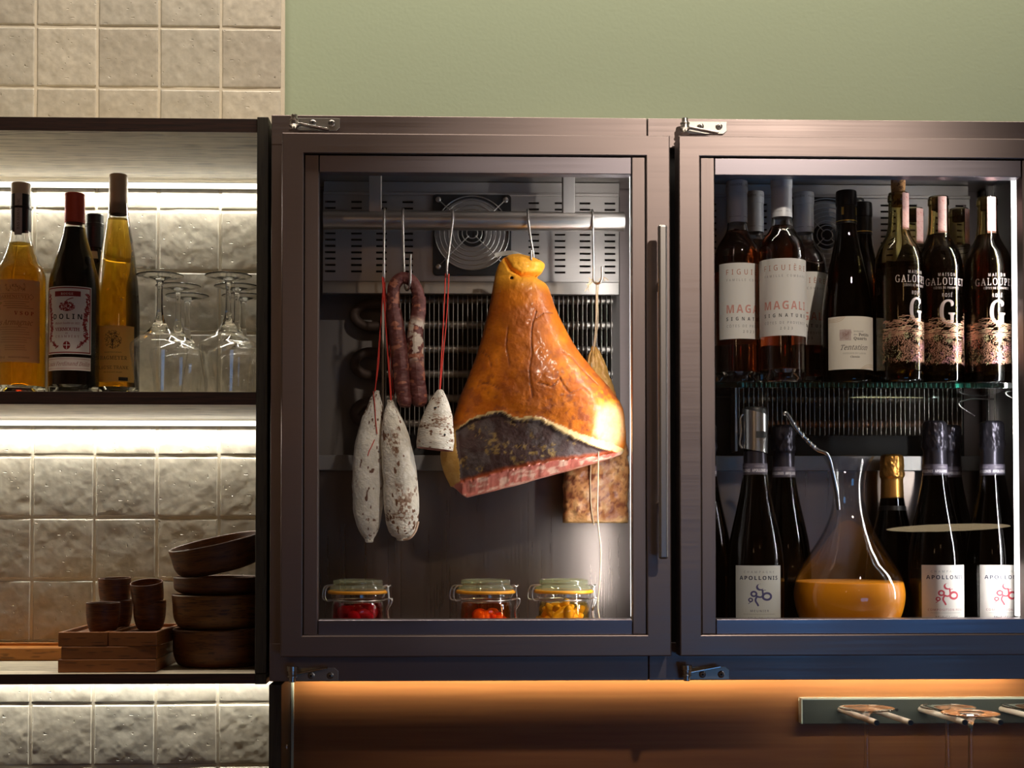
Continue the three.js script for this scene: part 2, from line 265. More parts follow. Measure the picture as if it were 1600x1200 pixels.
// ---------------------------------------------------------------- the two-door steel display fridge
const steelSide = std({ color: lin(0.27, 0.26, 0.26), metalness: 1, roughness: 0.42 });
const steelHandle = std({ color: lin(0.36, 0.35, 0.35), metalness: 1, roughness: 0.34 });
const steelLip = std({ color: lin(0.30, 0.28, 0.265), metalness: 1, roughness: 0.34 });
const F2 = 0.5505;                                                      // the second compartment repeats the first this far to the right
{
  const t = thing('display_fridge', [0.315, 1.281, 0.165], 'brushed steel two-door glass display fridge on the wall beside the shelves', 'fridge');
  bx('side_wall', -0.2524, -0.227, 1.2955, 2.0655, -0.008, 0.3298, steelFrame, t, 0.0012, 1);
  bx('side_wall', 0.85, 0.872, 1.2955, 2.0655, -0.008, 0.3298, steelFrame, t, 0.0012, 1);
  bx('mullion', 0.2995, 0.3225, 1.334, 2.036, 0.12, 0.3275, blackMatt, t, 0.0012, 1);
  for (const [x0, x1] of [[-0.2525, 0.2796], [0.2804, 0.872]]) {
    bx('top_panel', x0, x1, 2.0362, 2.0788, -0.008, 0.33, steelFrame, t, 0.0012);
    mesh('bottom_panel', merge([at(box(x1 - x0, 0.0535, 0.117, 0.0012), 0, 0, 0), at(box(x1 - x0, 0.0060, 0.0125, 0.0006), 0, -0.02375, -0.0640)]), steelFrame, t, [(x0 + x1) / 2, 1.30775, 0.2715]);
    bx('bottom_panel', x0, x1, 1.3010, 1.3345, 0.0, 0.186, steelFrame, t, 0.0012);
  }
  bx('back_wall', -0.227, 0.85, 1.3346, 2.036, -0.008, 0.09, steelFrame, t, 0.001);
  // door gaskets seen in the gap between cabinet and doors
  for (const o of [0, F2]) {
    const L = -0.2265 + o, Rr = 0.299 + o;
    bx('rear_lining', L, Rr, 1.335, 1.6, 0.0905, 0.112, steelRear, t, 0.0006, 1);
    bx('coil_backing', L + 0.005, Rr - 0.03, 1.6, 2.03, 0.0905, 0.094, o ? blackMatt : std({ color: lin(0.16, 0.145, 0.14), metalness: 1, roughness: 0.6 }), t, 0.0004);
    bx('coil_backing', -0.103 + o, 0.2545 + o, 1.61, 1.858, 0.0945, 0.0958, blackMatt, t, 0.0004);
    bx('drip_tray', L + 0.02, Rr - 0.004, 1.5848, 1.6085, 0.1125, 0.126, steelSide, t, 0.0012);
    bx('side_lining', L - 0.0004, L + 0.0006, 1.335, 2.035, 0.095, 0.3275, steelSide, t, 0.0003, 1);
    bx('side_lining', Rr - 0.0006, Rr + 0.0004, 1.335, 2.035, 0.095, 0.3275, steelSide, t, 0.0003, 1);
    bx('ceiling_lining', L, Rr, 2.0342, 2.0358, 0.095, 0.3275, steelLiner, t, 0.0003);
    bx('floor_lining', L, Rr, 1.3347, 1.3353, 0.112, 0.3275, steelLiner, t, 0.0003);
    bx('upper_strip', L + 0.03, Rr - 0.035, 2.0125, 2.0335, 0.1285, 0.134, steelLiner, t, 0.0008);
    // perforated plate in front of the coil
    const holes = [];
    for (const x of [-0.1853, -0.1448, -0.1063, -0.0659, 0.1292, 0.1699, 0.2087, 0.2475]) for (let k = 0; k < 12; k++) holes.push([x - 0.0082, x + 0.0082, 1.8895 + k * 0.0098, 1.8925 + k * 0.0098]);
    mesh('vent_plate', plate([-0.1961, 0.2616, 1.8555, 2.0135], holes, 0.002, 0.0003), steelLiner, t, [o, 0, 0.143]);
    bx('vent_plate_lip', -0.1961 + o, 0.2616 + o, 1.8552, 1.8752, 0.1453, 0.1525, steelLip, t, 0.0015);
    bx('vent_plate_lip', -0.1961 + o, 0.2616 + o, 2.0092, 2.0140, 0.1453, 0.149, steelLiner, t, 0.0012);
    bx('fan_housing', -0.192 + o, 0.258 + o, 1.859, 2.011, 0.126, 0.1275, blackMatt, t, 0.0004);
    // fan with wire guard
    const f = partGroup('fan', t, [0.0335 + o, 1.9475, 0.1455]);
    const sq = new THREE.Shape(); const h = 0.0605, hy = 0.0625, cr = 0.006;
    sq.moveTo(-h + cr, -hy); sq.lineTo(h - cr, -hy); sq.absarc(h - cr, -hy + cr, cr, -Math.PI / 2, 0); sq.lineTo(h, hy - cr); sq.absarc(h - cr, hy - cr, cr, 0, Math.PI / 2); sq.lineTo(-h + cr, hy); sq.absarc(-h + cr, hy - cr, cr, Math.PI / 2, Math.PI); sq.lineTo(-h, -hy + cr); sq.absarc(-h + cr, -hy + cr, cr, Math.PI, 1.5 * Math.PI);
    const ring = new THREE.Path(); ring.absarc(0, 0.002, 0.0555, 0, Math.PI * 2, true); sq.holes.push(ring);
    mesh('fan_frame', new THREE.ExtrudeGeometry(sq, { depth: 0.005, bevelEnabled: true, bevelSize: 0.0006, bevelThickness: 0.0006, bevelOffset: -0.0006, curveSegments: 24 }), blackPlastic, f);
    { const g = new THREE.CylinderGeometry(0.02, 0.021, 0.005, 32); g.rotateX(Math.PI / 2); mesh('fan_hub', at(g, 0, 0.002, -0.002), blackMatt, f); }
    for (let k = 0; k < 7; k++) { const g = box(0.030, 0.020, 0.0012, 0.0004); g.rotateX(0.5); at(g, 0.037, 0, -0.006); g.rotateZ(k * Math.PI * 2 / 7 + 0.2); mesh('fan_blade', at(g, 0, 0.002, 0), blackMatt, f); }
    for (let k = 0; k < 8; k++) { const g = new THREE.TorusGeometry(0.0085 + k * 0.00695, 0.00085, 8, 72); mesh('guard_ring', at(g, 0, 0.002, 0.0105 - 0.0004 * Math.max(0, k - 5)), steelWire, f); }
    for (let k = 0; k < 4; k++) {
      const a = Math.PI / 4 + k * Math.PI / 2, c = Math.cos(a), s = Math.sin(a);
      mesh('guard_spoke', tube([[0.007 * c, 0.002 + 0.007 * s, 0.0123], [0.055 * c, 0.002 + 0.055 * s, 0.0123], [0.0735 * c, 0.002 + 0.0735 * s, 0.0075]], 0.00085, 16, 8), steelWire, f);
      mesh('guard_screw', lathe(smooth([[0, 0.0022], [0.003, 0.0018], [0.0043, 0.0006], [0.0043, -0.001, 1], [0, -0.001]], 4), 24).rotateX(Math.PI / 2).translate(0.0735 * c, 0.002 + 0.0735 * s, 0.0075), steelWire, f);
    }
    // finned cooling coil
    const e = partGroup('cooling_coil', t, [0.073 + o, 1.64, 0.11]);
    const fin = box(0.0007, 0.216, 0.034, 0.0002, 1), rnd = rng(21 + o * 10);
    for (let k = 0; k < 48; k++) { const m = mesh('fin', fin, finMetal, e, [-0.1 + o + k * 0.00747, 1.749, 0.116]); m.rotation.y = (rnd() - 0.5) * 0.09; m.rotation.z = (rnd() - 0.5) * 0.004; }
    for (const [k, y] of [1.8526, 1.8134, 1.7750, 1.7365, 1.6981, 1.6590].entries()) mesh('coil_pipe', rod([-0.106 + o, y, 0.112], [0.255 + o, y, 0.112], 0.0062, 16).translate(-0.073 - o, -1.64, -0.11), k % 3 === 2 && o ? redCopper : finMetal, e);
    bx('end_plate', -0.1062 + o, -0.1022 + o, 1.615, 1.858, 0.098, 0.131, finMetal, e, 0.0006, 1);
    if (!o) for (const y of [1.828, 1.752, 1.674]) {
      mesh('pipe_bend', tube([[-0.106, y + 0.0172, 0.113], [-0.132, y + 0.0172, 0.113], [-0.1462, y + 0.009, 0.113], [-0.1495, y, 0.113], [-0.1462, y - 0.009, 0.113], [-0.132, y - 0.0172, 0.113], [-0.106, y - 0.0172, 0.113]], 0.0078, 40, 14).translate(-0.073, -1.64, -0.11), darkCopper, e);
    }
    // slotted uprights for the shelves
    for (const [x, z] of [[0.292 + o, 0.15], [-0.2225 + o, 0.15]]) {
      bx('shelf_upright', x - 0.0072, x - 0.0042, 1.34, 2.03, z - 0.004, z + 0.004, steelPolished, t, 0.0004, 1);
      bx('shelf_upright', x - 0.0041, x + 0.0041, 1.34, 2.03, z - 0.004, z - 0.002, steelLiner, t, 0.0004, 1);
      bx('shelf_upright', x + 0.0042, x + 0.0072, 1.34, 2.03, z - 0.004, z + 0.004, steelPolished, t, 0.0004, 1);
    }
    const lx = o ? 0.5548 : 0.0035;
    // light post on the right behind the door
    const slots = []; for (let k = 0; k < 23; k++) slots.push([-0.003, 0.003, 0.02 + k * 0.0285, 0.0235 + k * 0.0285]);
    const pg = plate([-0.007, 0.007, 0, 0.695], slots, 0.0015, 0.0002); pg.rotateY(-0.6);
    mesh('light_post', pg, steelPolished, t, [0.278 + o, 1.337, 0.322]);
    bx('light_post', 0.2612 + lx, 0.2650 + lx, 1.337, 2.033, 0.305, 0.327, steelPolished, t, 0.0006, 1);
    const L2 = thing('led_strip_light', [0.2575 + lx, 1.69, 0.3225], o ? 'upright white LED strip at the right edge of the bottle compartment' : 'upright white LED strip at the right edge of the meat compartment', 'light');
    bx('channel', 0.2579 + lx, 0.2605 + lx, 1.365, 2.015, 0.317, 0.328, alu, L2, 0.0004, 1);
    bx('diffuser', 0.2525 + lx, 0.2578 + lx, 1.37, 2.01, 0.3182, 0.3268, ledCool, L2, 0.0012, 1);
    // door
    const dx = o, d = partGroup('door', t, [0.0364 + o, 1.319, 0.352]);
    const X = (v) => v + dx;
    mesh('door_frame', plate([X(-0.2325), X(0.3058), 1.3188, 2.0425], [[X(-0.2024), X(0.2722), 1.3481, 2.0136]], 0.034, 0.0016), steelFrame, d, [0, 0, 0.336]);
    bx('glazing_bead', X(-0.2014), X(-0.1822), 1.3491, 2.0126, 0.347, 0.3685, steelFrame, d, 0.001, 1);
    bx('glazing_bead', X(0.2529), X(0.2712), 1.3491, 2.0126, 0.347, 0.3685, steelFrame, d, 0.001, 1);
    bx('glazing_bead', X(-0.1814), X(0.2521), 1.9888, 2.0126, 0.347, 0.3675, steelBead, d, 0.001);
    { const g = box(0.4335, 0.0206, 0.02, 0.001); g.rotateX(0.045); mesh('glazing_bead', g, steelBead, d, [X(0.03535), 1.3593, 0.3572]); }
    { const g = new THREE.PlaneGeometry(0.4337, 0.6196); mesh('glass_pane', g, pane, d, [X(0.03535), 1.6791, 0.3505]); }
    if (!o) {
      const hd = partGroup('handle', t, [0.2945, 1.68, 0.39]);
      mesh('grip', uvBox(new RoundedBoxGeometry(0.0125, 0.4575, 0.010, 4, 0.0035), 1), steelHandle, hd, [0.2905, 1.6824, 0.4]);
      for (const y of [1.53, 1.835]) mesh('stand_off', rod([0, 0, -0.0145], [0, 0, 0.0145], 0.0035, 16), steelPolished, hd, [0.2905, y, 0.3835]);
    }
    for (const top of [1, 0]) {                                          // hinges: plate, screws, pivot and arm
      const hx = -0.2195 + o - (o ? 0.001 : 0), y = top ? 2.0648 : 1.2915, s = top ? 1 : -1, hg = partGroup('hinge', t, [hx, y, 0.331]);
      const sh = new THREE.Shape(); for (const [k, q] of [[0.004, -0.0085], [0.058, -0.0085], [0.0633, -0.004], [0.0633, 0.009], [0.004, 0.009]].entries()) sh[k ? 'lineTo' : 'moveTo'](q[0], q[1] * s); sh.closePath();
      mesh('hinge_plate', new THREE.ExtrudeGeometry(sh, { depth: 0.0022, bevelEnabled: true, bevelSize: 0.0004, bevelThickness: 0.0004, bevelOffset: -0.0004 }), std({ color: lin(0.42, 0.41, 0.38), metalness: 1, roughness: 0.42 }), hg, [hx, y, 0.3304]);
      for (const sx of [0.0255, 0.0520]) {
        mesh('hinge_screw', lathe(smooth([[0, 0.0026], [0.003, 0.0022], [0.0048, 0.0008], [0.005, 0, 1], [0, 0]], 4), 24).rotateX(Math.PI / 2), steelLip, hg, [hx + sx, y + 0.002 * s, 0.333]);
        mesh('screw_socket', new THREE.CylinderGeometry(0.0017, 0.0017, 0.0008, 6).rotateX(Math.PI / 2), blackMatt, hg, [hx + sx, y + 0.002 * s, 0.3355]);
      }
      mesh('hinge_pivot', lathe([[0, 0.0095], [0.004, 0.0095], [0.0045, 0.009], [0.0045, 0.0035], [0.0066, 0.003], [0.0066, 0.001], [0.0055, 0.0005], [0.0062, -0.002], [0.0062, -0.005], [0.0075, -0.006], [0.0075, -0.0125], [0, -0.0125]].map((q) => [q[0], q[1] * s]).sort((a, b) => a[1] - b[1]), 28), steelWire, hg, [hx + 0.001, y, 0.347]);
      { const g = box(0.046, 0.0022, 0.011, 0.0006); g.rotateZ(-0.18 * s); mesh('hinge_arm', g, steelPolished, hg, [hx + 0.0265, y - 0.0058 * s, 0.342]); }
    }
  }
  // brackets under the glass shelf
  for (const sx of [0.822]) {
    mesh('shelf_bracket', tube([[0.838, 1.694, 0.17], [0.80, 1.6935, 0.17], [0.783, 1.687, 0.17], [0.808, 1.668, 0.17]], 0.0015, 24, 8).translate(-0.315, -1.281, -0.165), steelPolished, t);
    mesh('shelf_bracket', tube([[0.846, 1.694, 0.29], [0.815, 1.6945, 0.29], [0.808, 1.692, 0.29], [0.842, 1.676, 0.29]], 0.0018, 24, 8).translate(-0.315, -1.281, -0.165), steelPolished, t);
    mesh('shelf_bracket', tube([[0.329, 1.694, 0.17], [0.36, 1.6935, 0.17], [0.37, 1.687, 0.17], [0.34, 1.668, 0.17]], 0.0015, 24, 8).translate(-0.315, -1.281, -0.165), steelPolished, t);
  }
  // hanging rail
  const r = thing('hanging_rail', [0.0355, 1.94, 0.23], 'thick steel hanging rail on two square posts in the meat compartment', 'rail');
  { const g = new THREE.CylinderGeometry(0.0143, 0.0143, 0.4465, 48, 1, false); g.rotateZ(Math.PI / 2); mesh('rail_tube', g, steelTube, r, [0.0358, 1.952, 0.23]); }
  for (const x of [-0.111, 0.176]) {
    bx('post', x - 0.0092, x + 0.0092, 1.962, 2.0318, 0.221, 0.239, steelLiner, r, 0.0012, 1);
    bx('post_plate', x - 0.034, x + 0.034, 2.0315, 2.034, 0.208, 0.252, steelLiner, r, 0.0006);
    for (const sx of [-0.024, 0.024]) for (const sz of [0.217, 0.243]) mesh('post_bolt', lathe([[0, -0.003], [0.0028, -0.0026], [0.0042, -0.0008], [0.0042, 0], [0, 0]], 20), steelWire, r, [x + sx, 2.0316, sz]);
  }
  const gs = thing('glass_shelf', [0.585, 1.6965, 0.225], 'thick green-edged glass shelf carrying the wine bottles', 'shelf');
  mesh('shelf_pane', box(0.4800, 0.0088, 0.153, 0.0008), glassShelf, gs, [0.5758, 1.7010, 0.2345]);
}

// ---------------------------------------------------------------- printed labels
function txt(c, s, x, y, px, color, family = 'sans-serif', width = 0, weight = '', sx = 1, align = 'center') {   // width: letters spread or squeezed to that width
  c.fillStyle = color; c.font = `${weight} ${px}px ${family}`.trim(); c.textBaseline = 'middle';
  if (!width) { c.textAlign = align; c.fillText(s, x, y); return; }
  c.textAlign = 'left'; const ch = [...s], ws = ch.map((q) => c.measureText(q).width), sum = ws.reduce((a, b) => a + b, 0), gap = ch.length > 1 ? (width - sum) / (ch.length - 1) : 0;
  let cx = x - width / 2; ch.forEach((q, i) => { c.fillText(q, cx, y); cx += ws[i] + gap; });
}
function script(c, s, x, y, px, color, weight = '') { c.save(); c.translate(x, y); c.transform(1, 0, -0.35, 1, 0, 0); c.scale(0.82, 1); c.fillStyle = color; c.font = `${weight} ${px}px serif`.trim(); c.textAlign = 'center'; c.textBaseline = 'middle'; c.fillText(s, 0, 0); c.restore(); }
function paper(c, w, h, base, seed, amount = 10) { c.fillStyle = base; c.fillRect(0, 0, w, h); const r = rng(seed); for (let i = 0; i < 1400; i++) { c.fillStyle = `rgba(${r() < 0.5 ? '90,70,40' : '255,255,255'},${0.02 + r() * 0.04})`; c.fillRect(r() * w, r() * h, 1 + r() * amount, 1 + r() * 2); } }
const paperMat = (map, o = {}) => std({ map, roughness: 0.75, side: THREE.DoubleSide, ...o });

const glowPaper = (map) => phys({ map, roughness: 0.85, transmission: 0.5, thickness: 0, side: THREE.DoubleSide });
const labArmagnac = glowPaper(canvasTex(600, 860, (c, w, h) => {
  paper(c, w, h, '#d8b286', 3);
  const r = rng(9); c.strokeStyle = '#6b4526'; c.lineWidth = 3;
  for (let i = 0; i < 46; i++) { const x = 190 + r() * 240, y = 60 + r() * 70; c.beginPath(); c.moveTo(x, y); c.quadraticCurveTo(x + 20 * (r() - 0.5), y - 20 * r(), x + 34 * (r() - 0.5), y - 30 * r()); c.stroke(); }
  c.strokeRect(130, 150, 330, 56); c.save(); c.translate(492, 178); c.rotate(Math.PI / 4); c.strokeRect(-20, -20, 40, 40); c.restore();
  txt(c, 'DARBENEUVE', 296, 180, 46, '#7a4a28', 'serif', 310);
  for (const [y, a, b] of [[232, 200, 470], [254, 220, 440], [276, 200, 470], [298, 240, 520]]) { c.lineWidth = 4; c.beginPath(); c.moveTo(a, y); c.lineTo(b, y); c.stroke(); }
  c.strokeStyle = '#8a8f3a'; c.lineWidth = 6; c.beginPath(); for (let i = 0; i <= 10; i++) { const a = i * Math.PI / 5 - Math.PI / 2, q = i % 2 ? 26 : 62; c.lineTo(120 + q * Math.cos(a), 262 + q * Math.sin(a)); } c.stroke();
  txt(c, 'VSOP', 420, 352, 54, '#8d2a16', 'serif', 200, 'bold');
  script(c, 'Bas Armagnac', 300, 448, 76, '#8a5a33');
  c.strokeStyle = '#7a5030'; c.lineWidth = 3; for (const y of [498, 522, 546, 570, 604, 628, 652]) { c.beginPath(); c.moveTo(150 + r() * 40, y); c.lineTo(430 + r() * 90, y + 2); c.stroke(); }
  for (const y of [690, 712, 734]) { c.beginPath(); c.moveTo(220, y); c.lineTo(400 + r() * 60, y); c.stroke(); }
  txt(c, '70 cl', 190, 812, 30, '#6b4526', 'serif'); txt(c, 'PRODUIT DE FRANCE', 370, 812, 24, '#6b4526', 'serif', 220);
}));
const labDolin = paperMat(canvasTex(640, 860, (c, w, h) => {
  paper(c, w, h, '#e6dcd8', 4); const red = '#8d1f22', blk = '#231a1c';
  c.strokeStyle = red; c.lineWidth = 14; c.strokeRect(20, 20, w - 40, h - 40);
  const r = rng(12);
  for (const s of [-1, 1]) for (let i = 0; i < 150; i++) {                // acanthus frame
    const t = i / 150, y = 90 + t * 690, bow = 250 + 22 * Math.cos(t * Math.PI * 2 - 0.5) - 150 * Math.max(0, t - 0.84) * 6, x = w / 2 + s * (bow + (r() - 0.5) * 44), q = 9 + r() * 20;
    c.fillStyle = r() < 0.75 ? red : '#b4565a'; c.save(); c.translate(x, y); c.rotate((r() - 0.5) * 2.6); c.beginPath(); c.ellipse(0, 0, q, q * 0.3, 0, 0, 7); c.fill(); c.restore();
  }
  c.fillStyle = red; c.fillRect(150, 62, 340, 66); txt(c, 'ROUGE', w / 2, 97, 40, '#d8c0bd', 'serif', 160, 'bold');
  for (let i = 0; i < 90; i++) { const a = r() * 6.28, q = Math.sqrt(r()); c.fillStyle = r() < 0.7 ? red : '#c98d8d'; c.beginPath(); c.ellipse(w / 2 + 100 * q * Math.cos(a), 255 + 56 * q * Math.sin(a), 16, 7, r() * 3, 0, 7); c.fill(); }
  c.strokeStyle = red; c.lineWidth = 10; c.beginPath(); c.moveTo(300, 230); c.quadraticCurveTo(300, 180, 350, 165); c.quadraticCurveTo(380, 150, 400, 150); c.stroke();
  txt(c, 'DOLIN', w / 2, 386, 92, blk, 'sans-serif', 396, 'bold');
  script(c, 'Maison fondée en 1821', w / 2, 470, 36, red);
  txt(c, 'VERMOUTH', w / 2, 548, 60, red, 'serif', 320, 'bold'); txt(c, 'DE', w / 2, 598, 26, red, 'serif'); txt(c, 'CHAMBÉRY', w / 2, 638, 40, '#9c4a4a', 'serif', 310);
  c.fillStyle = red; c.beginPath(); c.ellipse(w / 2, 752, 46, 52, 0, 0, 7); c.fill(); c.fillStyle = '#e6dcd8'; c.fillRect(w / 2 - 5, 706, 10, 92); c.fillRect(w / 2 - 42, 744, 84, 10);
}));
const labDolinLow = paperMat(canvasTex(640, 170, (c, w, h) => { paper(c, w, h, '#dccfcb', 5); c.strokeStyle = '#8d2a2c'; c.lineWidth = 4; for (const y of [22, 146]) { c.beginPath(); c.moveTo(10, y); c.lineTo(w - 10, y); c.stroke(); } script(c, 'Louis Ferdinand Dolin', w / 2, 86, 70, '#8d3a3a'); }));
const labHag = glowPaper(canvasTex(560, 700, (c, w, h) => {
  paper(c, w, h, '#f2c468', 6); const k = '#241507', r = rng(31);
  for (let i = 0; i < 240; i++) { const a = r() * 6.28, q = Math.sqrt(r()) * 118; c.fillStyle = k; c.beginPath(); c.ellipse(250 + q * Math.cos(a), 170 + q * Math.sin(a), 6, 3.2, r() * 3, 0, 7); c.fill(); }
  c.strokeStyle = k; c.lineWidth = 12; c.beginPath(); c.moveTo(250, 290); c.lineTo(250, 190); c.stroke(); c.lineWidth = 6; for (const [x, y] of [[190, 130], [310, 130], [220, 90], [285, 95]]) { c.beginPath(); c.moveTo(250, 230); c.quadraticCurveTo(250, 170, x, y); c.stroke(); }
  txt(c, 'GRAND VIN D’ALSACE', 250, 330, 20, k, 'serif', 240); txt(c, 'HAGMEYER', 250, 400, 62, k, 'serif', 390); txt(c, 'LAG’SE TRANK', 250, 520, 56, '#5e3510', 'serif', 430); txt(c, 'VIN D’ALSACE BLANC', 250, 580, 22, '#5e3510', 'serif', 260);
  c.fillStyle = k; c.fillRect(330, 640, 130, 44);
}));
const labFig = phys({ map: canvasTex(760, 820, (c, w, h) => {
  paper(c, w, h, '#e9e7e2', 7, 5); const g = '#8d8a88';
  txt(c, 'FIGUIÈRE', w / 2, 100, 78, '#b06a4a', 'sans-serif', 560); txt(c, 'FAMILLE COMBARD', w / 2, 186, 34, g, 'sans-serif', 540);
  txt(c, 'MAGALI', w / 2, 500, 122, '#d79a8f', 'sans-serif', 560, 'bold'); txt(c, 'SIGNATURE', w / 2, 606, 52, '#3a3836', 'sans-serif', 550, 'bold');
  txt(c, 'CÔTES DE PROVENCE', w / 2, 684, 38, g, 'sans-serif', 540); txt(c, '2023', w / 2, 744, 38, '#4a4846', 'sans-serif', 150);
}), roughness: 0.7, transmission: 0.22, thickness: 0, side: THREE.DoubleSide });
const capFig = std({ map: canvasTex(1024, 640, (c, w, h) => {
  c.fillStyle = '#dfe2e8'; c.fillRect(0, 0, w, h);
  for (let k = 0; k < 4; k++) { txt(c, 'FIGUIÈRE', k * 256 + 150, 82, 46, '#5d6068', 'sans-serif', 200); txt(c, 'FAMILLE COMBARD', k * 256 + 128, 560, 22, '#777a82', 'sans-serif', 200); }
}), roughness: 0.42, metalness: 0.15 });
const labQuarts = paperMat(canvasTex(680, 720, (c, w, h) => {
  paper(c, w, h, '#d9d2c4', 8); c.strokeStyle = '#b08a5a'; c.lineWidth = 4;
  for (const k of [0, 18, 36]) { c.beginPath(); c.moveTo(0, 70 - k); c.lineTo(120 - k, 70 - k); c.quadraticCurveTo(200 - k, 60 - k, 230 - k, 0); c.stroke(); c.beginPath(); c.moveTo(w, h - 70 + k); c.lineTo(w - 120 + k, h - 70 + k); c.quadraticCurveTo(w - 200 + k, h - 60 + k, w - 260 + k, h); c.stroke(); }
  c.fillStyle = '#b9a7a0'; c.fillRect(160, 180, 140, 150); const r = rng(44); c.strokeStyle = '#8d6f66'; c.lineWidth = 3; for (let i = 0; i < 40; i++) { c.beginPath(); c.arc(230 + (r() - 0.5) * 100, 255 + (r() - 0.5) * 110, 6 + r() * 24, r() * 6, r() * 6 + 2); c.stroke(); }
  txt(c, 'DOMAINE', 330, 206, 28, '#77706a', 'serif', 0, '', 1, 'left'); txt(c, 'des', 330, 250, 30, '#77706a', 'serif', 0, '', 1, 'left'); txt(c, 'Petits', 395, 250, 54, '#1d1a18', 'serif', 0, 'bold', 1, 'left'); txt(c, 'Quarts', 330, 302, 54, '#1d1a18', 'serif', 0, 'bold', 1, 'left');
  script(c, 'Tentation', 350, 424, 96, '#2a2624'); txt(c, 'COTEAUX DU LAYON', 350, 504, 30, '#8d857c', 'serif', 300); txt(c, 'Chenin', 350, 552, 34, '#3a3430', 'serif', 0, 'bold');
}));
const printGal = std({ transparent: true, roughness: 0.38, metalness: 0.55, side: THREE.DoubleSide, map: canvasTex(1000, 1000, (c, w, h) => {
  c.clearRect(0, 0, w, h); const pale = '#d9c8c2', cop = '#b98a72';
  txt(c, 'MAISON', 500, 80, 44, pale, 'sans-serif', 250); txt(c, 'GALOUPET', 500, 150, 96, pale, 'serif', 610); txt(c, 'CÔTES DE PROVENCE', 500, 212, 30, pale, 'sans-serif', 370); txt(c, 'ROSÉ', 500, 284, 50, pale, 'sans-serif', 150);
  txt(c, 'G', 500, 452, 330, '#d2c0bc', 'serif', 0, 'bold');
  const r = rng(70); c.lineCap = 'round';
  for (let i = 0; i < 260; i++) { const x = r() * w, t = r(), y = 530 + t * 170 + 22 * Math.sin(x / 90 + 1) - (Math.abs(x - 850) < 160 ? 60 * (1 - Math.abs(x - 850) / 160) : 0); c.strokeStyle = r() < 0.75 ? cop : '#d6b894'; c.lineWidth = 3 + r() * 6; c.beginPath(); c.moveTo(x, y); c.bezierCurveTo(x + 20, y - 14 - 12 * r(), x + 44, y + 16 * r(), x + 60 + 40 * r(), y - 6); c.stroke(); }
  for (let i = 0; i < 3900; i++) { const x = r() * w, y = 660 + r() * 330, dark = fbm(x / 130, y / 110, 9, 3) > 0.56; if (dark && r() < 0.75) continue; const f = fbm(x / 120, y / 100, 33, 3), edge = 960 + 34 * fbm(x / 30, 2, 5, 2) - 20; if (y > edge) continue; c.strokeStyle = f > 0.64 ? '#c08a8c' : f < 0.37 ? '#c2b78c' : cop; c.lineWidth = 2.5 + r() * 3; const a = r() * 6.28; c.beginPath(); c.moveTo(x, y); c.lineTo(x + 11 * Math.cos(a), y + 11 * Math.sin(a)); c.stroke(); }
}) });
const stampPink = std({ roughness: 0.7, side: THREE.DoubleSide, map: canvasTex(200, 700, (c, w, h) => { paper(c, w, h, '#e0b4ac', 13, 4); const r = rng(18); for (let i = 0; i < 60; i++) { c.fillStyle = `rgba(190,90,80,${0.08 + r() * 0.12})`; c.beginPath(); c.ellipse(r() * w, r() * h, 10 + r() * 40, 4 + r() * 14, r(), 0, 7); c.fill(); } }) });
function emblem(c, x, y, s, col) {
  c.strokeStyle = col; c.fillStyle = col; c.lineCap = 'round';
  c.lineWidth = 0.19 * s; c.beginPath(); c.ellipse(x + 0.62 * s, y + 0.18 * s, 0.36 * s, 0.30 * s, 0, 0, 7); c.stroke();
  c.lineWidth = 0.15 * s; c.beginPath(); c.arc(x - 0.46 * s, y - 0.05 * s, 0.21 * s, 0, 7); c.stroke();
  c.lineWidth = 0.11 * s; c.beginPath(); c.arc(x - 0.72 * s, y + 0.5 * s, 0.15 * s, 0, 7); c.stroke();
  c.lineWidth = 0.15 * s; c.beginPath(); c.moveTo(x + 0.30 * s, y + 0.14 * s); c.bezierCurveTo(x, y + 0.34 * s, x - 0.1 * s, y + 0.2 * s, x - 0.28 * s, y + 0.12 * s); c.stroke();
  c.beginPath(); c.moveTo(x - 0.2 * s, y + 0.2 * s); c.bezierCurveTo(x - 0.5 * s, y + 0.6 * s, x - 0.2 * s, y + 0.7 * s, x - 0.12 * s, y + 1.0 * s); c.stroke();
  c.beginPath(); c.moveTo(x + 0.28 * s, y + 0.0 * s); c.lineTo(x + 0.24 * s, y - 0.38 * s); c.stroke();
  c.lineWidth = 0.05 * s; c.beginPath(); c.moveTo(x + 0.02 * s, y - 0.40 * s); c.lineTo(x + 0.50 * s, y - 0.40 * s); c.stroke(); c.beginPath(); c.moveTo(x - 0.6 * s, y + 0.6 * s); c.lineTo(x - 0.9 * s, y + 0.85 * s); c.stroke();
  c.beginPath(); c.arc(x + 0.02 * s, y - 0.66 * s, 0.30 * s, 0.5, 4.9); c.arc(x + 0.12 * s, y - 0.74 * s, 0.25 * s, 4.6, 0.65, true); c.fill();
}
const apolLabel = (col, name, tint) => paperMat(canvasTex(620, 800, (c, w, h) => {
  paper(c, w, h, tint, 15, 5); txt(c, 'CHAMPAGNE', w / 2, 88, 42, '#86888c', 'sans-serif', 390); txt(c, 'APOLLONIS', w / 2, 168, 76, '#20243e', 'sans-serif', 500, 'bold'); emblem(c, w / 2, 395, 150, col);
  txt(c, name, w / 2, 620, 42, name.length > 9 ? '#8d4a50' : '#54566a', 'sans-serif', name.length > 9 ? 470 : 230); c.strokeStyle = '#77787c'; c.lineWidth = 3; c.beginPath(); c.moveTo(110, 664); c.lineTo(510, 664); c.stroke(); script(c, 'Michel Loriot', w / 2, 728, 56, '#2c2e3e');
}));
const labApolBlue = apolLabel('#4a4774', 'MEUNIER', '#c9cbc6'), labApolRed = apolLabel('#b03a48', 'COMPOSITION ROSÉ', '#d2ccc8');
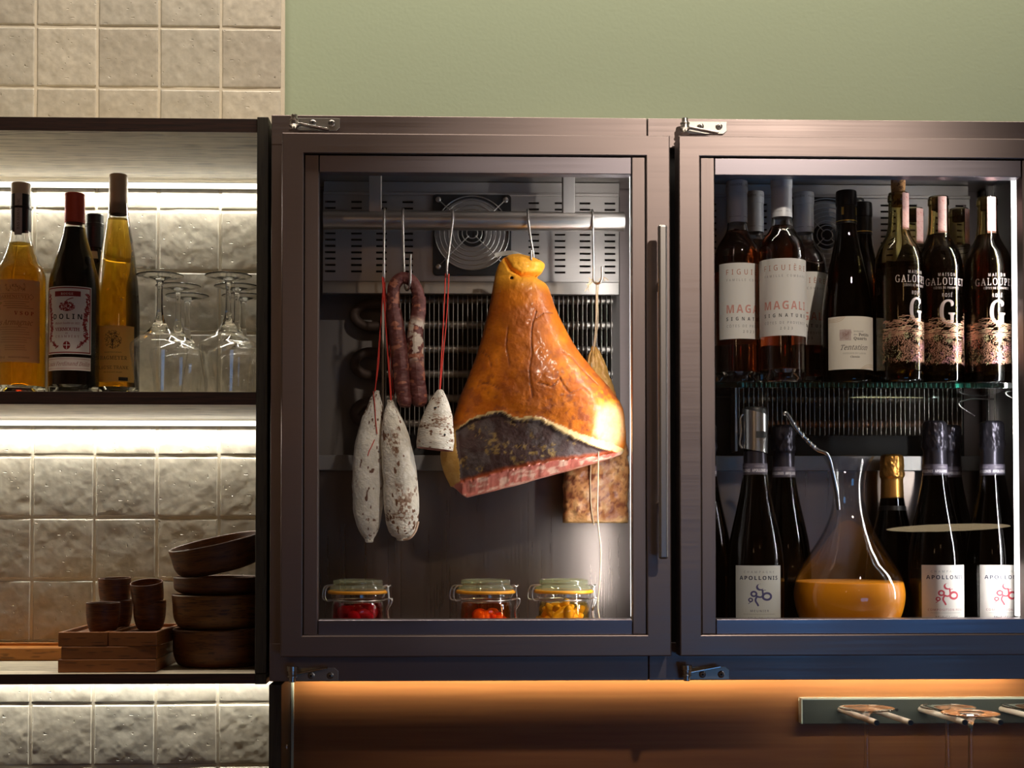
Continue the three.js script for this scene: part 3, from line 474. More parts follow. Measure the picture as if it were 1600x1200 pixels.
const neckApol = std({ roughness: 0.55, side: THREE.DoubleSide, map: canvasTex(1100, 180, (c, w, h) => { c.fillStyle = '#5c5666'; c.fillRect(0, 0, w, h); for (const x of [185, 550, 915]) { txt(c, 'CHAMPAGNE', x, 46, 30, '#a9a3ae', 'sans-serif', 210); txt(c, 'APOLLONIS', x, 112, 62, '#d9d6de', 'sans-serif', 330, 'bold'); } }) });

// ---------------------------------------------------------------- bottles
const W64 = 72;
function bottleGlass(outer, t, floor) {                                 // hollow bottle: outside, lip, inside
  const pts = outer.slice(), inn = [];
  for (const q of outer) if (q[1] > floor + 0.004 && q[0] > t + 0.002) inn.push([q[0] - t, q[1]]);
  const base = inn[0]; const bowl = [[base[0] * 0.9, floor + 0.0015], [base[0] * 0.55, floor + 0.006], [base[0] * 0.25, floor + 0.014], [0, floor + 0.017]];
  return { geo: lathe([...pts, ...inn.reverse(), ...bowl], W64), inner: inn.slice().reverse(), bowl };
}
function liquidGeo(b, level) {                                          // fills the hollow up to the level, bites into the glass a little
  const w = b.inner.filter((q) => q[1] < level).map((q) => [q[0] + 0.0003, q[1]]), last = w[w.length - 1];
  return lathe([...b.bowl.slice().reverse().map((q) => [q[0], q[1] - 0.0003]), ...w, [last[0], level], [0, level]], W64);
}
const vol = (color, dist, o = {}) => phys({ color: 0xffffff, transmission: 1, thickness: 0.01, ior: 1.36, roughness: 0, attenuationColor: color, attenuationDistance: dist, ...o });
const darkGlass = phys({ color: 0xffffff, transmission: 1, thickness: 0.01, ior: 1.52, roughness: 0, attenuationColor: lin(0.10, 0.09, 0.012), attenuationDistance: 0.006 });
const oliveGlass = phys({ color: 0xffffff, transmission: 1, thickness: 0.01, ior: 1.52, roughness: 0, attenuationColor: lin(0.42, 0.28, 0.035), attenuationDistance: 0.012 });
const brandy = vol(lin(0.97, 0.60, 0.06), 0.034), hagWine = vol(lin(0.95, 0.58, 0.06), 0.034), rose = vol(lin(0.82, 0.30, 0.13), 0.03), vermouth = vol(lin(0.10, 0.012, 0.008), 0.006);
const foilDark = std({ color: lin(0.055, 0.052, 0.07), metalness: 0.8, roughness: 0.3 }), foilGold = std({ color: lin(0.60, 0.30, 0.075), metalness: 0.9, roughness: 0.32 });
const capBlack = std({ color: lin(0.012, 0.012, 0.014), roughness: 0.35, metalness: 0.3 });
const goldPrint = std({ color: lin(0.75, 0.52, 0.14), metalness: 1, roughness: 0.35 });
const punt = (r) => [[0, 0.022], [r * 0.3, 0.018], [r * 0.6, 0.006], [r * 0.82, 0.0003, 1], [r * 0.9, 0, 1], [r * 0.975, 0.003], [r, 0.009, 1]];
const ribbed = (r, y0, y1, n, d = 0.0003) => { const o = []; for (let i = 0; i <= n; i++) { const y = lerp(y0, y1, i / n); o.push([r - (i % 2 ? d : 0), y]); } return o; };

{ // armagnac: clear bottle, black cap with paper strip, wooden stopper top
  const t = thing('brandy_bottle', [-0.6382, 1.6886, 0.21], 'clear bottle of golden brandy with a cream VSOP label on the top shelf', 'bottle', 'spirit bottles on the wooden shelf');
  const r = 0.0372, b = bottleGlass(smooth([...punt(r), [r, 0.05], [r * 1.0, 0.17], [r * 0.985, 0.178], [0.0345, 0.188], [0.0265, 0.203], [0.0205, 0.218], [0.0168, 0.233], [0.0148, 0.247], [0.0140, 0.262], [0.0136, 0.30, 1], [0.0110, 0.301, 1]]), 0.0026, 0.006);
  mesh('bottle_glass', b.geo, glassClear, t); mesh('liquid', liquidGeo(b, 0.229), brandy, t);
  mesh('cap', lathe(smooth([[0.0142, 0.2475, 1], [0.0149, 0.2475, 1], [0.0149, 0.279, 1], [0.0154, 0.28], [0.0154, 0.283, 1], [0.0146, 0.284, 1], [0.0146, 0.3015, 1], [0, 0.3015]]), 40), capBlack, t);
  mesh('stopper_top', lathe([...ribbed(0.0142, 0.3016, 0.312, 8), [0.0142, 0.3175], [0.0134, 0.3188], [0, 0.3188]], 40), std({ color: lin(0.52, 0.40, 0.25), roughness: 0.5 }), t);
  mesh('seal_strip', at(wrap(0.0153, 0.062, 0.011, 0.05, 12), 0, 0.2705, 0), std({ roughness: 0.7, side: THREE.DoubleSide, map: canvasTex(96, 512, (c, w, h) => { paper(c, w, h, '#b9a99c', 20, 4); c.save(); c.translate(w / 2, h / 2); c.rotate(-Math.PI / 2); txt(c, 'BAS ARMAGNAC', 0, 0, 46, '#5a4b45', 'serif', 380); c.restore(); }) }), t);
  mesh('label', at(wrap(r + 0.0004, 0.121, 0.084, 0.0), 0, 0.1095, 0), labArmagnac, t);
}
{ // vermouth
  const t = thing('vermouth_bottle', [-0.5548, 1.6886, 0.225], 'dark red vermouth bottle with a red cap and ornate label on the top shelf', 'bottle', 'spirit bottles on the wooden shelf');
  const r = 0.0364, b = bottleGlass(smooth([...punt(r), [r, 0.05], [r, 0.158], [0.0357, 0.168], [0.0335, 0.181], [0.0300, 0.1935], [0.0265, 0.207], [0.0218, 0.222], [0.0178, 0.237], [0.0150, 0.253], [0.0142, 0.262], [0.0139, 0.288, 1], [0.011, 0.2885, 1]]), 0.0026, 0.006);
  mesh('bottle_glass', b.geo, glassClear, t); mesh('liquid', liquidGeo(b, 0.2495), vermouth, t);
  mesh('cap', lathe([[0.0143, 0.2565], ...ribbed(0.0151, 0.2566, 0.262, 3, 0.0005), ...ribbed(0.0148, 0.2625, 0.297, 16, 0.0004), [0.0148, 0.2995], [0.0135, 0.3008], [0, 0.3008]], 48), std({ color: lin(0.52, 0.065, 0.035), roughness: 0.4, metalness: 0.2 }), t);
  mesh('label', at(wrap(r + 0.0004, 0.0985, 0.0722 * 1.02, -0.02), 0, 0.1085, 0), labDolin, t); mesh('lower_label', at(wrap(r + 0.0004, 0.019, 0.0722, -0.02), 0, 0.045, 0), labDolinLow, t);
}
{ // dark bottle behind
  const t = thing('dark_bottle', [-0.5510, 1.6886, 0.124], 'black bottle half hidden behind the red vermouth bottle on the shelf', 'bottle', 'spirit bottles on the wooden shelf');
  const b = smooth([...punt(0.034), [0.034, 0.16], [0.032, 0.185], [0.022, 0.215], [0.0135, 0.235], [0.0125, 0.26], [0.0125, 0.288, 1], [0, 0.2885]]);
  mesh('bottle_glass', lathe(b, 56), darkGlass, t); mesh('cap', lathe([[0.0128, 0.24], [0.0135, 0.2405], [0.0138, 0.272], [0.0144, 0.2725], [0.0144, 0.277], [0.0136, 0.278], [0.0134, 0.2905], [0.012, 0.292], [0, 0.292]], 40), capBlack, t);
  mesh('neck_seal', at(wrap(0.0196, 0.012, 0.013, 0.2, 12, 0.0150), 0, 0.2265, 0), std({ color: lin(0.42, 0.33, 0.2), roughness: 0.4, metalness: 0.5, side: THREE.DoubleSide }), t);
}
{ // tall flute bottle
  const t = thing('flute_bottle', [-0.5022, 1.6886, 0.177], 'tall slender bottle of amber wine with a tree emblem on its label', 'bottle', 'spirit bottles on the wooden shelf');
  const r = 0.0328, b = bottleGlass(smooth([...punt(r), [r, 0.06], [r, 0.108], [0.0323, 0.138], [0.0303, 0.168], [0.0272, 0.199], [0.0235, 0.229], [0.0188, 0.260], [0.0155, 0.281], [0.0140, 0.298], [0.0132, 0.334, 1], [0.011, 0.3345, 1]]), 0.0024, 0.006);
  mesh('bottle_glass', b.geo, glassClear, t); mesh('liquid', liquidGeo(b, 0.2735), hagWine, t);
  mesh('cap', lathe([[0.0136, 0.2805], [0.0142, 0.2806], [0.0139, 0.318], ...ribbed(0.0139, 0.3185, 0.338, 8, 0.0004), [0.0134, 0.3405], [0.012, 0.3415], [0, 0.3415]], 44), std({ color: lin(0.44, 0.31, 0.19), roughness: 0.45, metalness: 0.15 }), t);
  mesh('label', at(wrap(r + 0.0004, 0.084, 0.061, 0.12), 0, 0.066, 0), labHag, t);
}
{ const c = tag(bx('carton', -0.6278, -0.6005, 1.6886, 1.797, 0.1, 0.13, paperMat(canvasTex(128, 512, (q, w, h) => { paper(q, w, h, '#cfc9bd', 25, 4); q.fillStyle = '#4a4540'; for (const y of [130, 180, 240, 330, 380]) q.fillRect(24, y, 14, 20); })), scene, 0.0008), 'pale narrow carton standing behind the brandy bottle on the shelf', 'carton'); }

// rosé with white capsule: four
function figuiere(p, label, rot) {
  const t = thing('rose_bottle', p, label, 'bottle', 'rosé bottles with white capsules on the glass shelf');
  const r = 0.0336, b = bottleGlass(smooth([...punt(r), [r, 0.06], [r, 0.179], [0.0331, 0.188], [0.0318, 0.197], [0.0285, 0.2055], [0.0230, 0.2145], [0.0180, 0.2225], [0.0152, 0.231], [0.0143, 0.24], [0.0140, 0.294, 1], [0.011, 0.2945, 1]]), 0.0025, 0.006);
  mesh('bottle_glass', b.geo, glassClear, t); mesh('liquid', liquidGeo(b, 0.2265), rose, t);
  const cap = lathe(smooth([[0.0146, 0.2388, 1], [0.0152, 0.2389, 1], [0.0148, 0.282, 1], [0.0154, 0.2835], [0.0155, 0.2985], [0.0149, 0.3008], [0.013, 0.3012, 1], [0, 0.3012]]), 56);
  { const q = cap.attributes.position, uv = cap.attributes.uv; for (let i = 0; i < q.count; i++) uv.setXY(i, uv.getX(i), clamp((q.getY(i) - 0.2388) / 0.0626, 0, 1)); }
  mesh('capsule', cap, capFig, t); mesh('label', at(wrap(r + 0.0004, 0.1105, 0.094, rot), 0, 0.1195, 0), labFig, t);
  return t;
}
const fig = figuiere([0.4802, 1.7056, 0.295], 'rosé bottle standing in front of the other white-capped ones on the glass shelf', -0.05);
cloneOf(fig, [0.4229, 1.7056, 0.258], 'leftmost of the rosé bottles with white capsules on the glass shelf', 0.35);
cloneOf(fig, [0.4620, 1.7056, 0.192], 'rosé bottle at the back, its white capsule showing between the two front ones', 0.1);
cloneOf(fig, [0.5392, 1.7056, 0.190], 'rosé bottle with white capsule half hidden beside the fan, left of the black-capped bottle', -0.1);
{ // white burgundy-shaped pair
  const t = thing('burgundy_bottle', [0.5818, 1.7056, 0.27], 'black sloping-shouldered wine bottle with a cream script label on the glass shelf', 'bottle', 'black-capped bottles on the glass shelf');
  const b = smooth([...punt(0.0372), [0.0372, 0.05], [0.0372, 0.088], [0.0365, 0.104], [0.0345, 0.124], [0.0300, 0.151], [0.0240, 0.179], [0.0186, 0.205], [0.0152, 0.225], [0.0140, 0.238], [0.0135, 0.28, 1], [0, 0.281]]);
  mesh('bottle_glass', lathe(b, 64), darkGlass, t);
  mesh('capsule', lathe(smooth([[0.0143, 0.2357, 1], [0.0150, 0.2358, 1], [0.0144, 0.262, 1], [0.0150, 0.263], [0.0150, 0.2795], [0.0142, 0.2845], [0.010, 0.2858, 1], [0, 0.2858]]), 48), capBlack, t);
  mesh('gold_band', at(wrap(0.01525, 0.0011, 0.09, 0, 40), 0, 0.2395, 0), goldPrint, t);
  for (const [k, q] of [-0.62, 0.95].entries()) mesh('gold_crest', at(wrap(0.0152, 0.0115, 0.0035, q, 6, 0.0150), 0, 0.2535, 0), goldPrint, t);
  mesh('label', at(wrap(0.0376, 0.0765, 0.0792, 0.0), 0, 0.057, 0), labQuarts, t);
  cloneOf(t, [0.6276, 1.7056, 0.195], 'black wine bottle behind the one with the cream script label', 1.9);
}
// dark rosé bottles with copper landscape print: five, the first opened with a cork
{
  const mk = (cork) => {
    const t = thing('printed_bottle', cork ? [0.6520, 1.7056, 0.292] : [0.7187, 1.7056, 0.27], cork ? 'dark bottle printed with a copper landscape and large G, its pale cork sticking out' : 'dark bottle printed with a copper landscape and large G, middle of the three front ones', 'bottle', 'dark printed bottles with pink neck stamps');
    const r = 0.0343, b = bottleGlass(smooth([...punt(r), [r, 0.06], [r, 0.168], [0.0338, 0.178], [0.0318, 0.189], [0.0285, 0.199], [0.0228, 0.2095], [0.0182, 0.2185], [0.0155, 0.229], [0.0144, 0.241], [0.0138, 0.268, 1], [0.0150, 0.2692], [0.0150, 0.2775, 1], [0.0140, 0.279], [0.0138, 0.2815, 1], [0.0098, 0.282, 1]]), 0.003, 0.006);
    mesh('bottle_glass', b.geo, oliveGlass, t); mesh('liquid', liquidGeo(b, cork ? 0.175 : 0.224), vol(lin(0.62, 0.28, 0.08), 0.02), t);
    mesh('printed_label', at(wrap(r + 0.0004, 0.150, 0.104, 0), 0, 0.0965, 0), printGal, t);
    mesh('neck_stamp', at(wrap(0.0156, 0.0545, 0.0135, 0.05, 12, 0.0158), 0, 0.252, 0), stampPink, t);
    if (cork) { mesh('cork', lathe(smooth([[0, 0.262, 1], [0.0094, 0.262, 1], [0.0097, 0.282], [0.0103, 0.2955], [0.0100, 0.3085, 1], [0, 0.309]]), 32), std({ roughness: 0.9, map: dataTex(128, 128, (u, v) => mix3([0.72, 0.53, 0.33], [0.42, 0.27, 0.14], sstep(fbm(u * 9, v * 16, 61, 3, 9, 16), 0.5, 0.72)), true, [2, 1]) }), t); }
    else mesh('cork', lathe([[0, 0.262], [0.0095, 0.262], [0.0095, 0.2805], [0, 0.2807]], 24), std({ color: lin(0.10, 0.06, 0.03), roughness: 0.8 }), t);
    return t;
  };
  const g1 = mk(true); g1.rotation.y = 0.45; const g2 = mk(false); g1.scale.y = g2.scale.y = 0.985;
  cloneOf(g2, [0.7914, 1.7056, 0.27], 'dark bottle printed with a copper landscape and large G beside the upright light strip', 0.02);
  cloneOf(g2, [0.7072, 1.7056, 0.193], 'dark bottle with pink neck stamp at the back, between the corked one and its neighbour', 0.35);
  cloneOf(g2, [0.7773, 1.7056, 0.193], 'rear dark bottle with pink neck stamp, left of the one by the light strip', 0.62);
}
// champagne
const champ = smooth([...punt(0.0412), [0.0412, 0.04], [0.0412, 0.095], [0.0404, 0.115], [0.0378, 0.138], [0.0338, 0.158], [0.0285, 0.182], [0.0235, 0.205], [0.0194, 0.228], [0.0172, 0.245], [0.0163, 0.26], [0.0158, 0.277, 1], [0.0172, 0.278], [0.0172, 0.286, 1], [0.0150, 0.287], [0.0148, 0.30, 1], [0, 0.3005]]);
const foilGeo = (() => {                                                // crinkled foil over cork and wire
  const g = lathe(smooth([[0.0170, 0.2395, 1], [0.0176, 0.2396, 1], [0.0169, 0.262], [0.0168, 0.274], [0.0182, 0.279], [0.0184, 0.285], [0.0176, 0.291], [0.0178, 0.300], [0.0176, 0.309], [0.0164, 0.3155], [0.0130, 0.3182], [0, 0.3188]], 8), 96), p = g.attributes.position;
  for (let i = 0; i < p.count; i++) { const y = p.getY(i), a = Math.atan2(p.getX(i), p.getZ(i)), k = sstep(y, 0.268, 0.282) * (y < 0.317 ? 1 : 0.3), d = 1 + k * 0.13 * (fbm((a + 4) * 4.2, y * 120, 9, 3) - 0.5) + k * 0.010 * Math.sin(a * 9 + y * 120); p.setX(i, p.getX(i) * d); p.setZ(i, p.getZ(i) * d); }
  g.computeVertexNormals(); return g;
})();
function champagne(p, label, lab, ry, group, foil = foilDark, stopper = false) {
  const t = thing('champagne_bottle', p, label, 'bottle', group); t.rotation.y = ry;
  mesh('bottle_glass', lathe(champ, 72), darkGlass, t);
  if (!stopper) mesh('foil', foilGeo, foil, t); else mesh('neck_foil', lathe(smooth([[0.0170, 0.2395, 1], [0.0176, 0.2396, 1], [0.0166, 0.262], [0.0163, 0.272, 1], [0.0158, 0.2722]]), 48), foil, t);
  if (foil === foilDark) mesh('neck_label', at(wrap(0.0178, 0.0165, 0.075, 0.25, 40), 0, 0.2455, 0), neckApol, t);
  else mesh('neck_band', lathe([[0.0212, 0.2175], [0.0216, 0.2178], [0.0204, 0.2255], [0.0198, 0.2258]], 48), capBlack, t);
  if (lab) mesh('label', at(wrap(0.0416, 0.0835, 0.0727, 0), 0, 0.0645, 0), lab, t);
  if (stopper) {
    const s = partGroup('stopper', t, [p[0], p[1] + 0.27, p[2]]);
    const sh = new THREE.CylinderGeometry(0.0186, 0.0186, 0.054, 56, 12, true), q = sh.attributes.position;
    for (let i = 0; i < q.count; i++) { const x = q.getX(i), y = q.getY(i); q.setY(i, y + (y > 0 ? -0.009 * (0.5 + x / 0.0372) + 0.004 : -0.007 * (0.5 + x / 0.0372))); }
    sh.computeVertexNormals(); mesh('sleeve', at(sh, 0, 0.0325, 0), std({ color: lin(0.62, 0.63, 0.64), metalness: 1, roughness: 0.24, side: THREE.DoubleSide }), s);
    mesh('seal_plug', lathe(smooth([[0.012, 0.028, 1], [0.0175, 0.028, 1], [0.0175, 0.059], [0.0165, 0.065], [0.013, 0.067, 1], [0, 0.067]]), 40), blackPlastic, s);
    mesh('window', at(wrap(0.0189, 0.0095, 0.0175, 0.42, 14), 0, 0.0255, 0), blackPlastic, s);
    for (const sgn of [1]) { mesh('lever', tube([[-0.0178, 0.056, 0.006], [-0.0215, 0.05, 0.006], [-0.0208, 0.03, 0.006], [-0.0225, 0.012, 0.006], [-0.0192, 0.006, 0.006]], 0.0018, 24, 10), steelPolished, s); }
  }
  return t;
}
const CG = 'dark champagne bottles on the fridge floor';
champagne([0.4452, 1.3356, 0.27], 'champagne bottle closed with a silver clamp stopper, violet emblem on its label', labApolBlue, -0.08, CG, foilDark, true);
const ch = champagne([0.7174, 1.3356, 0.25], 'black champagne bottle with a red emblem label standing right of the gold-foiled bottle', labApolRed, 0.05, CG);
cloneOf(ch, [0.8035, 1.3356, 0.25], 'black champagne bottle with a red emblem label beside the upright light strip', 0.04);
const chb = champagne([0.5146, 1.3356, 0.155], 'black foil-topped champagne bottle standing behind the silver-stoppered one', null, 0.3, CG);
cloneOf(chb, [0.7700, 1.3356, 0.165], 'black foil-topped champagne bottle at the back, between the two red emblem labels', -0.15);
cloneOf(chb, [0.3860, 1.3356, 0.19], 'dark bottle at the left edge of the compartment, only its shoulder showing', 0.2);
{ const g = champagne([0.6825, 1.3356, 0.158], 'short champagne bottle with crinkled gold foil behind the carafe', null, 0, CG, foilGold); g.scale.set(1, 0.858, 1); }
{ // carafe of juice with a bar spoon
  const t = thing('carafe', [0.5869, 1.3356, 0.255], 'round-bellied glass carafe half filled with cloudy orange juice', 'carafe');
  const out = smooth([[0, 0.006], [0.03, 0.004], [0.052, 0.0012, 1], [0.058, 0.0012], [0.068, 0.016], [0.0770, 0.037], [0.0812, 0.058], [0.0802, 0.074], [0.0735, 0.095], [0.060, 0.117], [0.046, 0.139], [0.0345, 0.161], [0.0262, 0.184], [0.0228, 0.204], [0.0226, 0.220], [0.0255, 0.240], [0.0315, 0.256], [0.0375, 0.2652, 1], [0.0366, 0.2658]]);
  const inn = out.filter((q) => q[1] > 0.012 && q[0] > 0.02 && q[1] < 0.2653).map((q) => [q[0] - 0.0018, q[1]]).reverse();
  mesh('carafe_glass', lathe([...out, ...inn, [0.045, 0.0075], [0, 0.008]], 96), glassBowl, t);
  const lv = 0.0822, w = inn.slice().reverse().filter((q) => q[1] < lv).map((q) => [q[0] + 0.0002, q[1]]);
  mesh('juice', lathe([[0, 0.0082], [0.045, 0.0078], ...w, [w[w.length - 1][0] - 0.002, lv], [0, lv]], 80), phys({ color: lin(1.0, 0.36, 0.004), roughness: 0.4 }), t);
  const s = thing('bar_spoon', [0.53, 1.60, 0.28], 'long twisted metal bar spoon leaning in the carafe', 'spoon');
  const g = tube([[0.4815, 1.6585, 0.296], [0.4832, 1.6622, 0.296], [0.4862, 1.6608, 0.296], [0.499, 1.641, 0.2945], [0.5150, 1.624, 0.292], [0.5317, 1.6090, 0.289], [0.5470, 1.6025, 0.2855], [0.5565, 1.575, 0.2825], [0.5625, 1.548, 0.280], [0.5655, 1.522, 0.279]], 0.0028, 160, 10), p = g.attributes.position;
  mesh('handle', g.translate(-0.53, -1.60, -0.28), steelPolished, s);
  mesh('twist', tube(Array.from({ length: 90 }, (_, i) => { const k = i / 89, c = new THREE.CatmullRomCurve3([V(0.4945, 1.648, 0.295), V(0.5150, 1.624, 0.292), V(0.5317, 1.6090, 0.289)]).getPoint(k), a = k * 38; return [c.x + 0.0016 * Math.cos(a) - 0.53, c.y + 0.0016 * Math.cos(a) - 1.6, c.z + 0.0022 * Math.sin(a) - 0.28]; }), 0.0016, 180, 6), steelPolished, s);
}

// ---------------------------------------------------------------- stemware
{ // six wine glasses upside down on the shelf
  const outer = smooth([[0.0332, 0], [0.0372, 0.030], [0.0413, 0.055], [0.0427, 0.067], [0.0413, 0.0745], [0.0345, 0.0805], [0.0225, 0.0885], [0.0130, 0.098], [0.0070, 0.109], [0.0045, 0.121], [0.0039, 0.14], [0.0040, 0.158], [0.0060, 0.166], [0.0140, 0.1695], [0.0260, 0.1715], [0.0335, 0.1728, 1], [0.0341, 0.1738], [0.0335, 0.1745, 1], [0.016, 0.1748], [0, 0.1745]], 5);
  const t = thing('wine_glass', [-0.4213, 1.6885, 0.262], 'upside-down wine glass, front one of the left row', 'wine glass', 'wine glasses standing upside down on the wooden shelf');
  mesh('bowl', lathe(outer.filter((q) => q[1] < 0.1), 80), glassBowl, t); mesh('stem', lathe([[0, 0.0905], [0.0195, 0.0905], ...outer.filter((q) => q[1] > 0.091 && q[1] < 0.1655), [0.0058, 0.1655], [0, 0.1655]], 48), glassClear, t); mesh('foot', lathe([[0, 0.1655], ...outer.filter((q) => q[1] >= 0.1655 && q[1] < 0.1744), ...smooth([[0.0334, 0.1744], [0.026, 0.1733], [0.014, 0.1713], [0.006, 0.1704], [0, 0.1703]], 5)], 80), glassClear, t);
  for (const [x, z, l] of [[-0.4128, 0.17, 'upside-down wine glass, middle one of the left row'], [-0.4158, 0.08, 'upside-down wine glass, rearmost of the left row near the tiles'], [-0.3228, 0.262, 'upside-down wine glass, front one of the row beside the dark side panel'], [-0.3246, 0.17, 'upside-down wine glass, middle one of the row beside the dark side panel'], [-0.3275, 0.08, 'upside-down wine glass, rearmost of the row beside the dark side panel']]) cloneOf(t, [x, 1.6885, z], l);
  // four hanging glasses on the rack
  const o2 = smooth([[0.030, -0.20], [0.033, -0.15], [0.031, -0.125], [0.018, -0.108], [0.006, -0.098], [0.0040, -0.08], [0.0034, -0.05], [0.0034, -0.018], [0.0052, -0.0115], [0.0060, -0.0095], [0.0130, -0.0062], [0.0280, -0.0034], [0.0392, -0.0020], [0.0400, -0.0008], [0.0390, 0.0000], [0.016, 0.0006], [0, 0.0004]], 5);
  const h = thing('hanging_glass', [0.6095, 1.2330, 0.262], 'wine glass hanging by its foot alone on the first pair of pegs', 'wine glass', 'wine glasses hanging from the rack');
  mesh('bowl', lathe(o2.filter((q) => q[1] < -0.0985), 72), glassThin, h); mesh('stem', lathe([[0, -0.0985], ...o2.filter((q) => q[1] > -0.0985 && q[1] < -0.0115), [0, -0.0115]], 40), glassClear, h); mesh('foot', lathe([[0, -0.0115], ...o2.filter((q) => q[1] >= -0.0115 && q[1] < -0.0004), ...smooth([[0.0392, -0.0004], [0.028, -0.0018], [0.013, -0.0044], [0.006, -0.0058], [0, -0.006]], 5)], 80), glassClear, h);
  cloneOf(h, [0.733, 1.2327, 0.252], 'rear wine glass of the two hanging on the middle peg pair');
  cloneOf(h, [0.733, 1.2358, 0.343], 'front wine glass of the two hanging on the middle peg pair');
  cloneOf(h, [0.8555, 1.2335, 0.25], 'wine glass hanging farthest along the rack, cut by the picture edge');
}
// ---------------------------------------------------------------- wooden ware on the lowest shelf
{
  const tray = (name, p, w, d, hgt, label, ry, group, wood = acaciaFlat) => {
    const t = thing(name, p, label, 'tray', group); t.rotation.y = ry; const th = 0.006;
    mesh('tray_floor', box(w - 2 * th, 0.005, d - 2 * th, 0.0006), wood, t, [p[0], p[1] + hgt - 0.0075, p[2]]);
    for (const [dx, dz, bw, bd] of [[0, d / 2 - th / 2, w, th], [0, -d / 2 + th / 2, w, th], [w / 2 - th / 2, 0, th, d - 2 * th], [-w / 2 + th / 2, 0, th, d - 2 * th]]) mesh('tray_side', box(bw, hgt, bd, 0.0012), wood, t, [p[0] + dx, p[1] + hgt / 2, p[2] + dz]);
    return t;
  };
  const G = 'wooden trays stacked on the lowest shelf';
  tray('wooden_tray', [-0.487, 1.2906, 0.203], 0.138, 0.180, 0.0185, 'dark wooden tray at the bottom of the tray stack', 0, G);
  tray('wooden_tray', [-0.4855, 1.3092, 0.204], 0.134, 0.176, 0.0180, 'dark wooden tray in the middle of the tray stack', 0.01, G);
  tray('wooden_tray', [-0.5216, 1.3273, 0.204], 0.069, 0.176, 0.0205, 'small open wooden tray on the stack holding the single cup in front', 0, G);
  tray('wooden_tray', [-0.4486, 1.3273, 0.204], 0.069, 0.176, 0.0205, 'small open wooden tray on the stack beside the wooden bowls', -0.03, G);
  tray('wooden_board', [-0.78, 1.2906, 0.062], 0.40, 0.108, 0.0195, 'low orange wooden tray along the tiles at the left end of the lowest shelf', 0, G, boardWood);
  // filled in front with its own floor
  const cupGeo = lathe([...smooth([[0, 0], [0.0155, 0, 1], [0.0185, 0.0025], [0.0225, 0.014], [0.0240, 0.026], [0.0242, 0.0402, 1], [0.0236, 0.0410], [0.0226, 0.0408, 1]]), ...smooth([[0.0224, 0.040], [0.0222, 0.026], [0.0205, 0.014], [0.015, 0.005], [0, 0.0035]])].map((q) => [q[0], q[1] * 1.08]), 56);
  const cup = thing('wooden_cup', [-0.5042, 1.3431, 0.246], 'small wooden cup standing alone at the front of the open tray', 'cup', 'small wooden cups on the trays'); mesh('cup_body', cupGeo, acacia, cup);
  cloneOf(cup, [-0.5035, 1.3431, 0.168], 'lower wooden cup of the stacked pair behind the single front cup', 1.0);
  { const c = cloneOf(cup, [-0.5050, 1.3760, 0.168], 'upper wooden cup of the stacked pair behind the single front cup', 2.0); c.rotation.set(0.03, 0.4, 0.02); }
  cloneOf(cup, [-0.4505, 1.3431, 0.182], 'lower wooden cup of the stacked pair beside the wooden bowls', 3.0);
  { const c = cloneOf(cup, [-0.4517, 1.3712, 0.182], 'upper wooden cup, tilted, of the stacked pair beside the wooden bowls', 0); c.rotation.set(0.16, 0.7, 0.06); }
  const bowlGeo = (r0, r1, hgt) => lathe([...smooth([[0, 0], [r0 * 0.82, 0, 1], [r0 * 0.94, 0.003], [lerp(r0, r1, 0.45), hgt * 0.30], [lerp(r0, r1, 0.8), hgt * 0.75], [r1, hgt, 1], [r1 - 0.0016, hgt + 0.0012], [r1 - 0.0034, hgt, 1]]), ...smooth([[r1 - 0.0036, hgt - 0.001], [lerp(r0, r1, 0.8) - 0.005, hgt * 0.72], [lerp(r0, r1, 0.35) - 0.006, hgt * 0.36], [r0 * 0.6, 0.008], [0, 0.0065]])], 88);
  const BG = 'wooden bowls piled beside the dark side panel';
  const bowlWood = [std({ map: dataTex(512, 256, grain([0.48, 0.30, 0.13], [0.34, 0.19, 0.08], 3, 9, 131, 0.8), true, [2, 1]), roughness: 0.55 }), std({ map: dataTex(512, 256, grain([0.54, 0.36, 0.165], [0.40, 0.24, 0.10], 3, 8, 151, 0.8), true, [2, 1]), roughness: 0.55 })];
  const bowl = (p, r0, r1, h, m, label) => { const t = thing('wooden_bowl', p, label, 'bowl', BG); mesh('bowl_body', bowlGeo(r0, r1, h), bowlWood[m], t); return t; };
  bowl([-0.3465, 1.2906, 0.19], 0.063, 0.0682, 0.0545, 0, 'wooden bowl at the very bottom of the pile on the lowest shelf');
  bowl([-0.3462, 1.3462, 0.19], 0.0625, 0.0690, 0.0495, 1, 'wooden bowl with visible grain rings, second from the bottom of the pile').rotation.set(0.0, 0.5, 0.0);
  bowl([-0.3460, 1.3972, 0.188], 0.064, 0.0675, 0.0245, 0, 'thin wooden bowl between the grained one and the tilted top bowls').rotation.set(0.0, 1.4, 0.0);
  { const b = bowl([-0.3440, 1.4335, 0.188], 0.0625, 0.0690, 0.0430, 0, 'dark wooden bowl tilted on top of the pile'); b.rotation.set(0.11, 2.2, 0.0); b.rotation.order = 'ZXY'; b.rotation.z = 0.20; }
}
